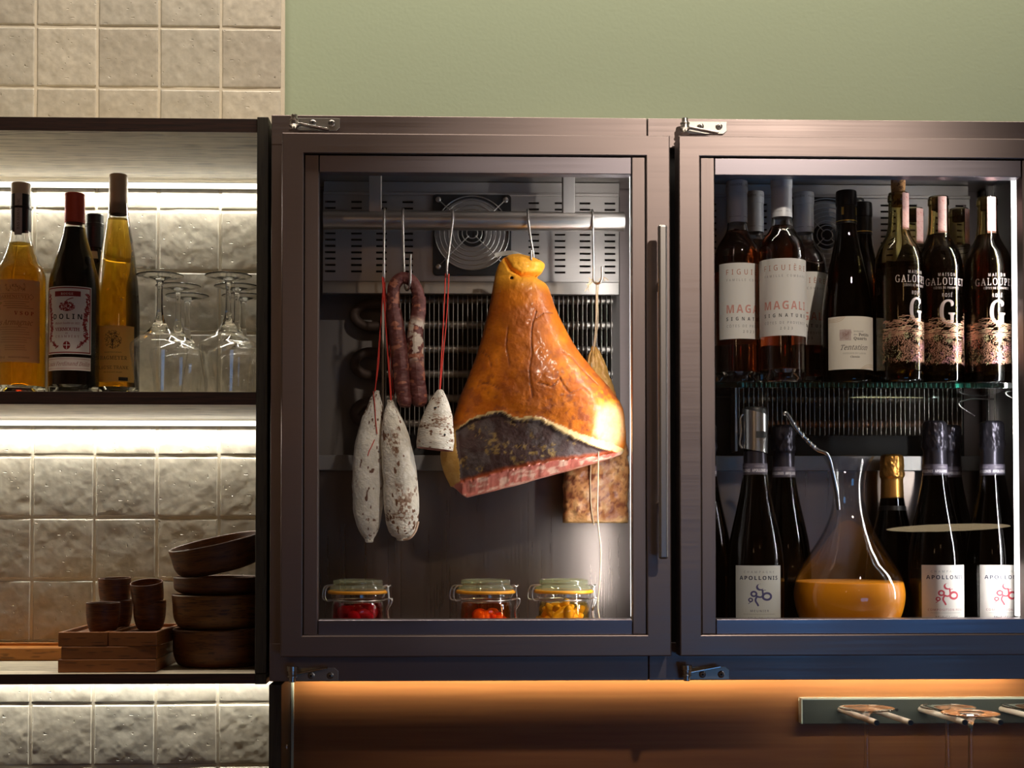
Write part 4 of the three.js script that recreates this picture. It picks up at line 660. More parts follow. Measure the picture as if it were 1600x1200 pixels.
// ---------------------------------------------------------------- clip-top jars
{
  const brineOf = (r, g, b) => phys({ color: lin(r, g, b), transmission: 1, thickness: 0, ior: 1.2, roughness: 0 });
  const jar = (p, label, mat, fill) => {
    const t = thing('clip_jar', p, label, 'jar', 'clip-top preserving jars on the fridge floor');
    const out = smooth([[0, 0.004], [0.026, 0.003], [0.030, 0.0006, 1], [0.034, 0.001], [0.0372, 0.005], [0.0374, 0.03], [0.0374, 0.050], [0.0355, 0.054], [0.0352, 0.058], [0.0385, 0.060], [0.0392, 0.063], [0.0385, 0.066, 1], [0.0372, 0.0665, 1]], 5);
    const inn = smooth([[0.0325, 0.0662], [0.0323, 0.056], [0.0345, 0.048], [0.0348, 0.012], [0.030, 0.007], [0, 0.0075]], 5);
    mesh('jar_glass', lathe([...out, ...inn], 72), glassThin, t);
    mesh('rubber_seal', lathe(smooth([[0.0355, 0.0661, 1], [0.0425, 0.0658], [0.0434, 0.0680], [0.0425, 0.0702, 1], [0.0355, 0.0699, 1]]), 72), std({ color: lin(0.85, 0.34, 0.012), roughness: 0.5 }), t);
    mesh('glass_lid', lathe(smooth([[0, 0.070], [0.0398, 0.070, 1], [0.0405, 0.0725], [0.0398, 0.076, 1], [0.0352, 0.0785], [0.0358, 0.0815], [0.0352, 0.0848], [0.031, 0.0858, 1], [0.027, 0.0835], [0, 0.0825]], 5), 72), glassLid, t);
    const wire = (pts, r = 0.0011) => mesh('clip_wire', tube(pts, r, 48, 8), steelWire, t);
    wire(Array.from({ length: 25 }, (_, i) => { const a = i / 24 * Math.PI * 2; return [0.0362 * Math.cos(a), 0.0562, 0.0362 * Math.sin(a)]; }));
    wire([[0.036, 0.0605, 0.010], [0.0445, 0.0755, 0.0095], [0.0465, 0.0768, 0.004], [0.0465, 0.0768, -0.004], [0.0445, 0.0755, -0.0095], [0.036, 0.0605, -0.010]]);
    wire([[0.036, 0.0755, 0.011], [0.0425, 0.0765, 0.0108], [0.0435, 0.07, 0.0102], [0.0445, 0.052, 0.010], [0.0425, 0.0445, 0.0098], [0.0425, 0.040, 0.0], [0.0425, 0.0445, -0.0098], [0.0445, 0.052, -0.010], [0.0435, 0.07, -0.0102], [0.0425, 0.0765, -0.0108], [0.036, 0.0755, -0.011]]);
    wire([[0.0365, 0.0562, 0.0115], [0.0445, 0.0585, 0.0115], [0.0492, 0.0570, 0.0112], [0.0478, 0.0505, 0.0110], [0.0430, 0.0420, 0.0105], [0.0455, 0.022, 0.0100], [0.0478, 0.006, 0.0085], [0.0478, 0.0055, -0.0085], [0.0455, 0.022, -0.0100], [0.0430, 0.0420, -0.0105], [0.0478, 0.0505, -0.0110], [0.0492, 0.0570, -0.0112], [0.0365, 0.0562, -0.0115]]);
    wire([[-0.036, 0.0562, 0.0105], [-0.0435, 0.0555, 0.0105], [-0.0462, 0.0600, 0.0105], [-0.0445, 0.0735, 0.0105], [-0.040, 0.0770, 0.0105], [-0.033, 0.0772, 0.0105]]);
    wire([[-0.036, 0.0562, -0.0105], [-0.0505, 0.0565, -0.0105], [-0.0510, 0.0680, -0.0105], [-0.0475, 0.0755, -0.0105], [-0.040, 0.0770, -0.0105], [-0.033, 0.0772, -0.0105]]);
    wire([[-0.0435, 0.0700, 0.0105], [-0.0475, 0.0715, 0.0], [-0.0475, 0.0715, -0.0105]]);
    mesh('brine', lathe(smooth([[0, 0.0078], [0.030, 0.0073], [0.0350, 0.012], [0.0350, 0.048], [0.0335, 0.053, 1], [0, 0.053]], 5), 64), mat, t);
    fill(t, p); return t;
  };
  const blob = (r, sx, sy, sz, seed) => { const g = new THREE.SphereGeometry(r, 24, 16), q = g.attributes.position; for (let i = 0; i < q.count; i++) { const x = q.getX(i) / r, y = q.getY(i) / r, z = q.getZ(i) / r, d = 1 + 0.22 * (fbm(x * 1.6 + seed * 3 + 9, y * 1.6 + z * 1.1 + 9, seed, 3) - 0.5); q.setXYZ(i, x * r * sx * d, y * r * sy * d, z * r * sz * d); } g.computeVertexNormals(); return g; };
  const scatter = (name, n, seed, shape, mat) => (t, p) => { const r = rng(seed); for (let i = 0; i < n; i++) { const a = r() * 6.28, q = Math.sqrt(r()) * 0.0245, m = mesh(name, shape[i % shape.length], mat[i % mat.length], t, [p[0] + q * Math.cos(a), p[1] + 0.016 + 0.0285 * r(), p[2] + q * Math.sin(a)]); m.rotation.set(r() * 3, r() * 3, r() * 1.2 - 0.6); } };
  const beetMat = [std({ color: lin(0.46, 0.022, 0.06), roughness: 0.35 }), std({ color: lin(0.56, 0.04, 0.085), roughness: 0.35 })];
  jar([-0.1330, 1.3356, 0.272], 'clip-top jar of dark red beetroot under the hanging white salamis', brineOf(0.86, 0.16, 0.24), scatter('beetroot_piece', 20, 3, [blob(0.0115, 1, 0.8, 1, 1), blob(0.0105, 1.1, 0.7, 0.9, 2)], beetMat));
  jar([0.0515, 1.3356, 0.272], 'clip-top jar of red and orange peppers below the ham', brineOf(0.97, 0.52, 0.20), scatter('pepper_piece', 20, 8, [blob(0.011, 1.3, 0.6, 0.8, 4), blob(0.010, 1.0, 0.75, 1.1, 5)], [std({ color: lin(0.80, 0.09, 0.015), roughness: 0.3 }), std({ color: lin(0.85, 0.22, 0.02), roughness: 0.3 })]));
  jar([0.1652, 1.3356, 0.264], 'clip-top jar of yellow pickled peppers with twine hanging over it', brineOf(0.98, 0.84, 0.42), scatter('pickle', 20, 14, [blob(0.0105, 2.0, 0.7, 0.75, 6), blob(0.0095, 1.9, 0.75, 0.8, 7)], [std({ color: lin(0.86, 0.46, 0.05), roughness: 0.35 }), std({ color: lin(0.80, 0.40, 0.035), roughness: 0.35 })]));
}
// ---------------------------------------------------------------- hooks and hanging meat
const HG = 'steel hooks on the hanging rail';
function hook(p, len, label, lean = 0, turn = 0, q = 0.0085, tip = 0.024) {                       // p: where it rests on the rail top; len: down to the bottom of the lower bend
  const t = thing('meat_hook', p, label, 'hook', HG), R0 = 0.0172, pts = [];
  for (let i = 0; i <= 10; i++) { const a = Math.PI * (1.22 - 1.22 * i / 10); pts.push([0, R0 * Math.sin(a) - R0 + 0.002, R0 * Math.cos(a)]); }
  pts.push([lean * 0.4, -len * 0.45, R0 * 0.9], [lean * 0.85, -len + 0.026, 0.010 + R0 * 0.4]);
  const c = Math.cos(turn), s = Math.sin(turn);
  for (let i = 0; i <= 8; i++) { const a = Math.PI * (1 + i / 8 * 1.05); const u = q + q * Math.cos(a), v = q * Math.sin(a); pts.push([lean + u * s, -len + q + v, 0.016 + u * c]); }
  pts.push([lean + 2 * q * s, -len + tip, 0.016 + 2.06 * q * c]);
  mesh('hook_wire', tube(pts, 0.0017, 120, 10), steelWire, t); return t;
}
hook([-0.0975, 1.9668, 0.23], 0.1105, 'steel hook holding the red cords of the white salamis');
hook([-0.0702, 1.9668, 0.23], 0.1235, 'steel hook holding the looped dark sausage', 0.003, 0.35, 0.0135, 0.050);
hook([0.0035, 1.9668, 0.23], 0.1025, 'steel hook holding the red cord of the cut salami', -0.0085);
hook([0.1148, 1.9668, 0.23], 0.0890, 'steel hook going into the top of the ham', 0.0085, -0.3);
hook([0.2110, 1.9668, 0.23], 0.1115, 'steel hook holding the twine of the smaller dried ham', 0.0008, 0.7);

const mould = (seed, base, spot) => canvasTex(512, 1024, (c, w, h) => {  // white mould with brown flecks
  const im = c.createImageData(w, h); for (let y = 0; y < h; y++) for (let x = 0; x < w; x++) {
    const u = x / w, v = y / h, n = fbm(u * 8, v * 16, seed, 4, 8, 16), m = fbm(u * 40, v * 90, seed + 3, 3, 40, 90), rub = sstep(fbm(u * 6, v * 11, seed + 7, 4, 6, 11), 0.66, 0.80) * sstep(m, 0.42, 0.62), fl = sstep(fbm(u * 26, v * 36, seed + 11, 3, 26, 36), 0.69, 0.76);
    let q = mix3(base, base.map((k) => k * 0.82), clamp((n - 0.35) * 1.8, 0, 1)); q = mix3(q, [0.95, 0.93, 0.90], 0.5 * sstep(m, 0.5, 0.7)); q = mix3(q, spot, clamp(rub * 0.75 + fl * 0.85, 0, 0.92));
    const o = (y * w + x) * 4; im.data[o] = 255 * q[0]; im.data[o + 1] = 255 * q[1]; im.data[o + 2] = 255 * q[2]; im.data[o + 3] = 255;
  } c.putImageData(im, 0, 0);
});
function bumpy(g, amp, fx, fy, seed) {                                  // pushes a lathed skin in and out along its radius
  const p = g.attributes.position; for (let i = 0; i < p.count; i++) { const a = Math.atan2(p.getX(i), p.getZ(i)) / (Math.PI * 2) + 0.5, y = p.getY(i), d = amp * (fbm(a * fx, y * fy + 50, seed, 4, fx, 4096) - 0.5) * 2, r = Math.hypot(p.getX(i), p.getZ(i)) || 1; const k = 1 + d / Math.max(r, 0.008); p.setX(i, p.getX(i) * k); p.setZ(i, p.getZ(i) * k); }
  g.computeVertexNormals(); return g;
}
const bend = (g, fx) => { const p = g.attributes.position; for (let i = 0; i < p.count; i++) p.setX(i, p.getX(i) + fx(p.getY(i))); g.computeVertexNormals(); return g; };
const cord = (t, name, mat, pts, r = 0.0007, seg = 40) => mesh(name, tube(pts, r, seg, 8), mat, t);
{
  const whiteA = std({ map: mould(201, [0.93, 0.91, 0.86], [0.36, 0.22, 0.16]), roughness: 0.85, bumpMap: dataTex(256, 256, (u, v) => fbm(u * 20, v * 40, 5, 4, 20, 40), false, [2, 3]), bumpScale: 0.0012 });
  const whiteB = std({ map: mould(233, [0.94, 0.91, 0.85], [0.40, 0.24, 0.15]), roughness: 0.85, bumpMap: whiteA.bumpMap, bumpScale: 0.0012 });
  const t = thing('salami', [-0.1185, 1.474, 0.244], 'long white-moulded salami hanging by red cord, the longer of the pair', 'salami', 'white salamis on red cord');
  const body = smooth([[0, 0.0], [0.005, 0.0008], [0.0062, 0.005], [0.0115, 0.0125], [0.0180, 0.028], [0.0215, 0.05], [0.0236, 0.085], [0.0242, 0.115], [0.0228, 0.145], [0.0188, 0.172], [0.0130, 0.195], [0.0070, 0.212], [0.0042, 0.219], [0.0038, 0.223], [0, 0.2235]], 8);
  mesh('salami_body', bend(bumpy(lathe(body, 72), 0.0016, 7, 60, 4), (y) => 0.0105 * Math.max(0, y / 0.22) ** 1.5 - 0.0045 * Math.sin(Math.PI * y / 0.223)), whiteA, t);
  cord(t, 'red_cord', cordRed, [[0.0085, 0.222, 0.0045], [0.0118, 0.26, 0.006], [0.0175, 0.34, 0.002], [0.0205, 0.3865, 0.006]], 0.00085);
  cord(t, 'red_cord', cordRed, [[0.0072, 0.222, -0.004], [0.0128, 0.26, -0.003], [0.0172, 0.34, -0.002], [0.0212, 0.3868, -0.002]], 0.00085);
  cord(t, 'red_cord', cordRed, [[0.0055, 0.222, 0.0040], [0.0080, 0.205, 0.0115], [0.0105, 0.175, 0.0195], [0.0125, 0.158, 0.0225]], 0.0006);
  cord(t, 'red_cord', cordRed, [[0.0090, 0.150, 0.0238], [0.0050, 0.141, 0.0240], [0.0010, 0.133, 0.0238], [-0.001, 0.126, 0.0242]], 0.0006);
  const s = thing('salami', [-0.0705, 1.4768, 0.264], 'white-moulded salami hanging by red cord, straighter one beside the longer', 'salami', 'white salamis on red cord');
  const bodyS = smooth([[0, 0.0], [0.006, 0.0006], [0.0075, 0.004], [0.0150, 0.0085], [0.0215, 0.020], [0.0248, 0.042], [0.0254, 0.075], [0.0246, 0.105], [0.0226, 0.135], [0.0182, 0.163], [0.0112, 0.187], [0.0052, 0.200], [0.0042, 0.2045], [0, 0.205]], 8);
  mesh('salami_body', bend(bumpy(lathe(bodyS, 72), 0.0014, 7, 60, 9), (y) => -0.0150 * Math.max(0, y / 0.2) ** 1.6 + 0.002 * Math.sin(y * 20)), whiteB, s);
  mesh('casing_flap', tube([[0.003, 0.002, 0.012], [0.012, 0.004, 0.018], [0.020, 0.013, 0.016], [0.0245, 0.028, 0.009]], 0.0016, 30, 8).scale(1, 1, 1), std({ color: lin(0.60, 0.42, 0.30), roughness: 0.7 }), s);
  cord(s, 'red_cord', cordRed, [[-0.0158, 0.2035, 0.004], [-0.018, 0.235, 0.003], [-0.0235, 0.31, -0.002], [-0.0285, 0.3842, 0.004]], 0.00085);
  cord(s, 'red_cord', cordRed, [[-0.0150, 0.2035, -0.004], [-0.0172, 0.24, -0.006], [-0.0225, 0.31, -0.008], [-0.0268, 0.3840, 0.0]], 0.00085);
  const b = thing('salami', [-0.0850, 1.506, 0.198], 'pale salami tip just showing behind the two white salamis', 'salami', 'white salamis on red cord');
  mesh('salami_body', bumpy(lathe(body.map((q) => [q[0] * 0.75, q[1] * 0.82]), 56), 0.0012, 7, 60, 14), whiteB, b);
  cord(b, 'red_cord', cordRed, [[0, 0.183, 0], [-0.004, 0.25, 0.02], [-0.011, 0.345, 0.044], [-0.0115, 0.356, 0.05]], 0.0007);
  // cut half
  const h = thing('cut_salami', [-0.0220, 1.6085, 0.292], 'cone-shaped end of a cut white salami on a red cord', 'salami');
  const cone = smooth([[0.0268, 0.0, 1], [0.0272, 0.008], [0.0265, 0.022], [0.0232, 0.042], [0.0165, 0.062], [0.0085, 0.078], [0.0036, 0.0855], [0, 0.0865]], 8);
  const tilt = (g) => { const p = g.attributes.position; for (let i = 0; i < p.count; i++) { const x = p.getX(i), y = p.getY(i); p.setX(i, x + 0.0075 * Math.max(0, y / 0.086) ** 1.3); p.setY(i, y - 0.11 * (x) * Math.max(0, 1 - y / 0.05)); } g.computeVertexNormals(); return g; };
  mesh('salami_body', tilt(bumpy(lathe(cone, 72), 0.0010, 6, 60, 19)), whiteB, h);
  mesh('cut_face', tilt(lathe([[0, -0.0006], [0.0258, -0.0004], [0.0266, 0.0003]], 56)), std({ roughness: 0.45, map: dataTex(128, 128, (u, v) => mix3([0.36, 0.07, 0.06], [0.80, 0.55, 0.48], sstep(fbm(u * 16, v * 16, 9, 3, 16, 16), 0.56, 0.66)), true, [2, 1]) }), h);
  for (const [x, y, z, r] of [[0.001, 0.058, 0.0175, 0.0022], [0.0128, 0.0195, 0.0228, 0.0026]]) mesh('punch_hole', new THREE.SphereGeometry(r, 14, 10).scale(1.2, 0.8, 0.5).translate(x, y, z), blackMatt, h);
  cord(h, 'red_cord', cordRed, [[0.0068, 0.085, 0.003], [0.0088, 0.125, -0.004], [0.0122, 0.19, -0.022], [0.0150, 0.2605, -0.040]], 0.0008);
  cord(h, 'red_cord', cordRed, [[0.0074, 0.085, -0.003], [0.0112, 0.13, -0.008], [0.0172, 0.20, -0.026], [0.0200, 0.2605, -0.042]], 0.0008);
}
{ // horseshoe sausage
  const t = thing('looped_sausage', [-0.066, 1.669, 0.2585], 'dark red dried sausage bent into a loop over its hook', 'sausage');
  const path = new THREE.CatmullRomCurve3([[0.0015, 0.004, 0.004], [-0.003, 0.03, 0.004], [-0.0065, 0.075, 0.003], [-0.013, 0.118, 0.002], [-0.0175, 0.155, 0], [-0.0150, 0.182, 0], [-0.0045, 0.1925, 0], [0.0085, 0.189, 0], [0.0180, 0.172, 0], [0.0195, 0.145, 0.001], [0.0145, 0.105, 0.003], [0.0165, 0.06, 0.004], [0.0215, 0.005, 0.004]].map((q) => V(...q)), false, 'centripetal');
  const g = new THREE.TubeGeometry(path, 220, 0.0118, 30), p = g.attributes.position, pts = path.getSpacedPoints(220);
  for (let j = 0; j <= 220; j++) for (let i = 0; i <= 30; i++) { const k = j * 31 + i, c = pts[j], s = j / 220, e = Math.min(1, Math.sqrt(Math.max(0, 1 - (Math.max(0, 0.03 - Math.min(s, 1 - s)) / 0.03) ** 2)) * 0.35 + 0.65) * (0.96 + 0.10 * Math.sin(s * 9)) * (s > 0.36 && s < 0.60 ? 0.86 : 1) * (1 + 0.24 * (fbm(s * 26, i / 30 * 6, 5, 3, 4096, 6) - 0.5)); p.setXYZ(k, c.x + (p.getX(k) - c.x) * e, c.y + (p.getY(k) - c.y) * e, c.z + (p.getZ(k) - c.z) * e); }
  g.computeVertexNormals();
  const map = dataTex(1024, 128, (u, v) => { const fat = sstep(fbm(u * 60, v * 6, 3, 3, 60, 6), 0.60, 0.70), n = fbm(u * 90, v * 10, 8, 4, 90, 10), wm = sstep(fbm(u * 50, v * 10, 15, 4, 50, 10), 0.42, 0.56) * sstep(u, 0.66, 0.70) * (1 - sstep(u, 0.80, 0.87)) * (0.35 + 0.65 * sstep(Math.abs(v - 0.5), 0.05, 0.25)); let c = mix3([0.30, 0.13, 0.12], [0.44, 0.22, 0.20], n); c = mix3(c, [0.68, 0.42, 0.30], fat * 0.75); c = mix3(c, [0.52, 0.42, 0.42], 0.30 * sstep(n, 0.55, 0.8)); return mix3(c, [0.82, 0.77, 0.70], wm * 0.9); });
  mesh('sausage_body', g, std({ map, roughness: 0.62, bumpMap: dataTex(512, 64, (u, v) => fbm(u * 90, v * 9, 4, 4, 90, 9), false), bumpScale: 0.0016 }), t);
  for (const [k, q] of [[0, path.getPoint(0)], [1, path.getPoint(1)]]) mesh('end_cut', new THREE.SphereGeometry(0.0076, 24, 12).scale(1, 0.32, 1).translate(q.x, q.y, q.z), std({ color: lin(0.10, 0.03, 0.028), roughness: 0.6 }), t);
}
{ // the big ham
  const t = thing('ham', [0.1196, 1.7082, 0.24], 'large golden cured ham hanging from a hook, its lower face cut open', 'ham');
  const Lf = [[-3.3, 19.1], [-4.2, 18.5], [-4.9, 17.5], [-5.2, 16.6], [-5.4, 15.7], [-5.6, 14.7], [-6.2, 11.4], [-6.9, 8.5], [-7.8, 5.1], [-9.3, 1.0], [-10.7, -2.4], [-11.4, -4.8], [-12.3, -7.6], [-13.4, -10.2], [-13.0, -12.8], [-11.9, -15.2]];
  const Rt = [[-1.7, 19.3], [0.8, 18.5], [2.0, 17.7], [1.6, 16.5], [0.9, 15.7], [2.3, 14.6], [3.6, 11.2], [5.1, 8.0], [7.0, 4.8], [9.5, 1.7], [11.9, -1.0], [13.5, -3.6], [13.9, -6.4], [14.0, -8.3], [13.8, -9.6], [13.4, -10.4]];
  const Tf = [0.4, 2.0, 2.8, 2.9, 2.7, 3.4, 4.2, 4.9, 5.5, 6.2, 6.6, 6.7, 6.4, 6.1, 5.7, 5.0];
  const curve = (a) => new THREE.CatmullRomCurve3(a.map((q) => V(q[0], q[1], 0)), false, 'centripetal');
  const N = 210, M = 200, K = 15, at1 = (arr, s) => { const i = Math.min(K - 1, Math.floor(s * K)), f = s * K - i; const sm = f; return lerp(arr[i], arr[i + 1], sm); };
  const cl = curve(Lf), cr = curve(Rt);
  const face = [[-11.2, -7.2], [-9.0, -5.8], [-6.6, -4.9], [-4.6, -4.7], [-3.8, -5.3], [-2.8, -5.6], [0.2, -5.7], [1.9, -6.4], [4.7, -7.9], [7.7, -9.2], [11.4, -10.1], [13.6, -10.9], [-10.4, -17.6], [-10.6, -12.3], [-11.1, -9.5]];
  const segD = (x, y, a, b) => { const dx = b[0] - a[0], dy = b[1] - a[1], k = clamp(((x - a[0]) * dx + (y - a[1]) * dy) / (dx * dx + dy * dy), 0, 1); return Math.hypot(x - a[0] - k * dx, y - a[1] - k * dy); };
  const polyD = (x, y) => { let ins = false, d = 1e9; for (let i = 0, j = face.length - 1; i < face.length; j = i++) { const a = face[i], b = face[j]; if ((a[1] > y) !== (b[1] > y) && x < (b[0] - a[0]) * (y - a[1]) / (b[1] - a[1]) + a[0]) ins = !ins; d = Math.min(d, segD(x, y, a, b)); } return ins ? -d : d; };
  const lineD = (x, y, l) => { let d = 1e9; for (let i = 1; i < l.length; i++) d = Math.min(d, segD(x, y, l[i - 1], l[i])); return d; };
  const crease = [[-4.1, 18.8], [-3.8, 18.0], [-3.1, 16.6], [-1.7, 15.7], [1.2, 15.9]];
  const cracks = [[[0.5, 10.2], [0.1, 8.9], [-0.2, 7.6], [-0.3, 5.6], [-0.2, 3.8], [-0.6, 1.6], [-0.6, 0.2], [-0.2, -2.4]], [[0.2, 8.9], [0.9, 9.4], [1.6, 10.0], [3.0, 10.2]], [[-8.0, -0.6], [-6.6, -0.3], [-5.0, -1.2]], [[3.8, 0.2], [4.4, -1.0], [5.2, -1.9], [7.1, -1.1], [8.1, -1.9]], [[-3.6, 7.8], [-3.9, 5.0], [-3.4, 2.2]], [[4.4, 4.2], [5.6, 3.4], [7.4, 1.4], [9.6, -0.6]], [[0.6, -0.4], [2.6, -1.0], [3.8, 0.2]], [[-7.4, 4.4], [-6.4, 3.6], [-6.0, 2.0]]];
  // colours (linear): rind, dried lean face, fat rim, fresh cut
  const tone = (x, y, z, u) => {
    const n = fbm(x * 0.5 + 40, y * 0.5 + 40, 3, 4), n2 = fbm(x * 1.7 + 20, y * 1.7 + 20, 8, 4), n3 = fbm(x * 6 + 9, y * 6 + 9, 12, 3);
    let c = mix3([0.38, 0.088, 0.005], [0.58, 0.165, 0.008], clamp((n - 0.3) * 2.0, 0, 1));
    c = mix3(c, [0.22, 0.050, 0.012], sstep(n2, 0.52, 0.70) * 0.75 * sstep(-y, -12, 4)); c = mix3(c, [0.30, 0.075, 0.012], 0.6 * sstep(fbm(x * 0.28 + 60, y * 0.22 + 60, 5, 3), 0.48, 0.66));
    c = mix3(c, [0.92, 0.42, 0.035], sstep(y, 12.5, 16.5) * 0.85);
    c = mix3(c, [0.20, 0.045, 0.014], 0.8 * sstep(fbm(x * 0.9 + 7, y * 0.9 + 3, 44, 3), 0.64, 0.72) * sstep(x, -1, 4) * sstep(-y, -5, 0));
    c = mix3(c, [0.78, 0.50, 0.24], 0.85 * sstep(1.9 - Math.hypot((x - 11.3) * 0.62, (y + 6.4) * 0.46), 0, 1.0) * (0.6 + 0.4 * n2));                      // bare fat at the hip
    c = mix3(c, c.map((k) => k * 1.28), sstep(n3, 0.55, 0.75) * 0.5);
    let crk = 9; for (const l of cracks) crk = Math.min(crk, lineD(x + 0.25 * (n3 - 0.5), y + 0.25 * (n2 - 0.5), l));
    c = mix3(c, [0.14, 0.035, 0.012], 0.75 * (1 - sstep(crk, 0.03, 0.13)));
    if (Math.hypot(x + 3.0, y - 15.2) < 0.26) c = [0.02, 0.008, 0.004];
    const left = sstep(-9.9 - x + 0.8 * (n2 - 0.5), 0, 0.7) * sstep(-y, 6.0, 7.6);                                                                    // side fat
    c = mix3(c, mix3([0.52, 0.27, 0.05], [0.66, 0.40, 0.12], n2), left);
    return c;
  };
  const pos = [], col = [], kind = [];
  const cutP = [[-13, -15.4], [-10.5, -14.7], [-5, -13.2], [2.5, -11.7], [9.9, -10.75], [12.8, -10.2], [15, -9.8]];
  const cutY = (x) => { for (let i = 1; i < cutP.length; i++) if (x < cutP[i][0]) return lerp(cutP[i - 1][1], cutP[i][1], (x - cutP[i - 1][0]) / (cutP[i][0] - cutP[i - 1][0])); return -9.8; };
  const freshTone = (x, q, e) => { const n = fbm(x * 1.1 + 3, q * 7 + 2, 93, 4), fat = sstep(fbm(x * 0.7 + 8, q * 9 + 3, 95, 4), 0.54, 0.64); let c = mix3([0.50, 0.10, 0.075], [0.68, 0.24, 0.18], n); c = mix3(c, [0.82, 0.55, 0.42], fat * 0.75); return mix3(c, [0.80, 0.56, 0.34], e); };
  const zone = (x, y, u) => { const wob = 0.5 * (fbm(x * 1.2 + 30, y * 1.2 + 30, 6, 3) - 0.5), d = polyD(x, y + wob); return d; };
  const rows = N + 1, colsF = M + 1;
  for (let j = 0; j <= N; j++) {
    const s = j / N, a = cl.getPoint(s), b = cr.getPoint(s), T = at1(Tf, s);
    for (let i = 0; i <= M; i++) {
      const u = 0.5 - 0.5 * Math.cos(Math.PI * i / M), w = 2 * u - 1; let x = lerp(a.x, b.x, u), y = lerp(a.y, b.y, u);
      y -= 2.1 * s ** 10 * Math.pow(1 - u, 0.9) * sstep(u, 0, 0.1);                     // the lower edge sags a little
      let z = T * Math.pow(Math.max(0, 1 - w * w), 0.44);
      const d = zone(x, y, u), yc = cutY(x) + 0.35 * (fbm(x * 1.3 + 9, 4, 15, 3) - 0.5), pink = y < yc && x > -11.5, inFace = d < 0 && !pink;
      if (pink) z *= lerp(1, 0.42, clamp((yc - y) / 1.9, 0, 1));
      const fl = sstep(s, 0.0, 0.08);
      z += fl * (0.38 * (fbm(x * 0.42 + 11, y * 0.42 + 11, 21, 3) - 0.5) + 0.10 * (fbm(x * 1.8 + 3, y * 1.8 + 3, 25, 3) - 0.5)) * Math.pow(Math.max(0, 1 - w * w), 0.3);
      z -= 0.95 * Math.exp(-((lineD(x, y, crease) / 0.26) ** 2)) * sstep(1 - w * w, 0, 0.25);
      for (const l of cracks) z -= 0.16 * Math.exp(-((lineD(x + 0.2 * (fbm(x * 3 + 5, y * 3 + 5, 77, 2) - 0.5), y, l) / 0.10) ** 2));
      z -= 0.5 * Math.exp(-((Math.hypot(x + 3.0, y - 15.2) / 0.2) ** 2));
      if (inFace) z -= 0.55 * sstep(-d, 0, 0.35) + 0.10 * (fbm(x * 2 + 1, y * 2 + 1, 31, 3) - 0.5); else z += 0.22 * Math.exp(-((d / 0.5) ** 2)) * (y < -4 ? 1 : 0) * (x > -10.3 ? 1 : 0);
      pos.push(x / 100, y / 100, z / 100);
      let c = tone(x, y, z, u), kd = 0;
      if (pink) { kd = 3; c = freshTone(x, (yc - y) * 0.2, sstep(Math.abs(w), 0.93, 0.985)); } else if (d < 0) {
        kd = 1; const n = fbm(x * 1.4 + 2, y * 1.4 + 2, 51, 4), g = fbm(x * 5 + 8, y * 5 + 8, 57, 3);
        c = mix3([0.034, 0.014, 0.013], [0.062, 0.027, 0.025], n); c = mix3(c, [0.105, 0.085, 0.085], 0.65 * sstep(fbm(x * 0.45 + 17, y * 0.45 + 2, 59, 3), 0.50, 0.66)); c = mix3(c, [0.32, 0.20, 0.055], 0.8 * sstep(fbm(x * 2.2 + 31, y * 2.2 + 5, 63, 4), 0.56, 0.66) * sstep(fbm(x * 0.5 + 71, y * 0.5 + 9, 67, 3), 0.53, 0.62)); c = mix3(c, [0.014, 0.007, 0.007], sstep(g, 0.68, 0.76) * 0.6);
        c = mix3(c, [0.42, 0.075, 0.012], 0.85 * (1 - sstep(y - yc, 0.05, 0.75)));
      } else if (y < -3.5 && x > -10.6) {
        const rw = 0.25 + 0.9 * sstep(x, -3, 9); if (d < rw) { kd = 2; c = mix3([0.56, 0.37, 0.14], [0.70, 0.52, 0.26], fbm(x * 2 + 9, y * 2 + 9, 71, 3)); }
      }
      col.push(...c); kind.push(kd);
    }
  }
  // underside: from the front edge down and back to the rear edge (fresh pink cut)
  const under0 = pos.length / 3, UR = 26;
  for (let k = 1; k <= UR; k++) {
    const q = k / UR;
    for (let i = 0; i <= M; i++) {
      const f = (N * colsF + i) * 3, x = pos[f], y = pos[f + 1], z = pos[f + 2], u = i / M, e = Math.sin(Math.PI * u);
      const jag = 0.0022 * (fbm(u * 12 + 3, q * 4, 91, 3) - 0.5) * e;
      pos.push(x + 0.003 * q * (0.5 - u), y - 0.003 * Math.sin(Math.PI * q) * e + jag + (q > 0.5 ? 0.006 * (q - 0.5) : 0), lerp(z, -z * 0.62 + 0.0, q));
      const c = freshTone(x * 100, 0.4 + q * 1.6, 1 - sstep(Math.min(u, 1 - u), 0.02, 0.05));
      col.push(...c); kind.push(3);
    }
  }
  const idx = [[], [], [], []];
  const quad = (a, b, c, d, k) => idx[k].push(a, c, b, b, c, d);
  for (let j = 0; j < N; j++) for (let i = 0; i < M; i++) { const a = j * colsF + i, k = kind[a]; quad(a, a + 1, a + colsF, a + colsF + 1, k); }
  const urow = (k) => (k === 0 ? N * colsF : under0 + (k - 1) * colsF);
  for (let k = 0; k < UR; k++) for (let i = 0; i < M; i++) quad(urow(k) + i, urow(k) + i + 1, urow(k + 1) + i, urow(k + 1) + i + 1, 3);
  // back: shallower
  const back0 = pos.length / 3;
  for (let j = 0; j <= N; j += 3) for (let i = 0; i <= M; i += 2) { const f = (j * colsF + i) * 3; pos.push(pos[f], pos[f + 1], -pos[f + 2] * 0.62); col.push(0.46, 0.17, 0.035); kind.push(0); }
  const bc = M / 2 + 1; for (let j = 0; j < N / 3; j++) for (let i = 0; i < M / 2; i++) { const a = back0 + j * bc + i; idx[0].push(a, a + 1, a + bc, a + 1, a + bc + 1, a + bc); }
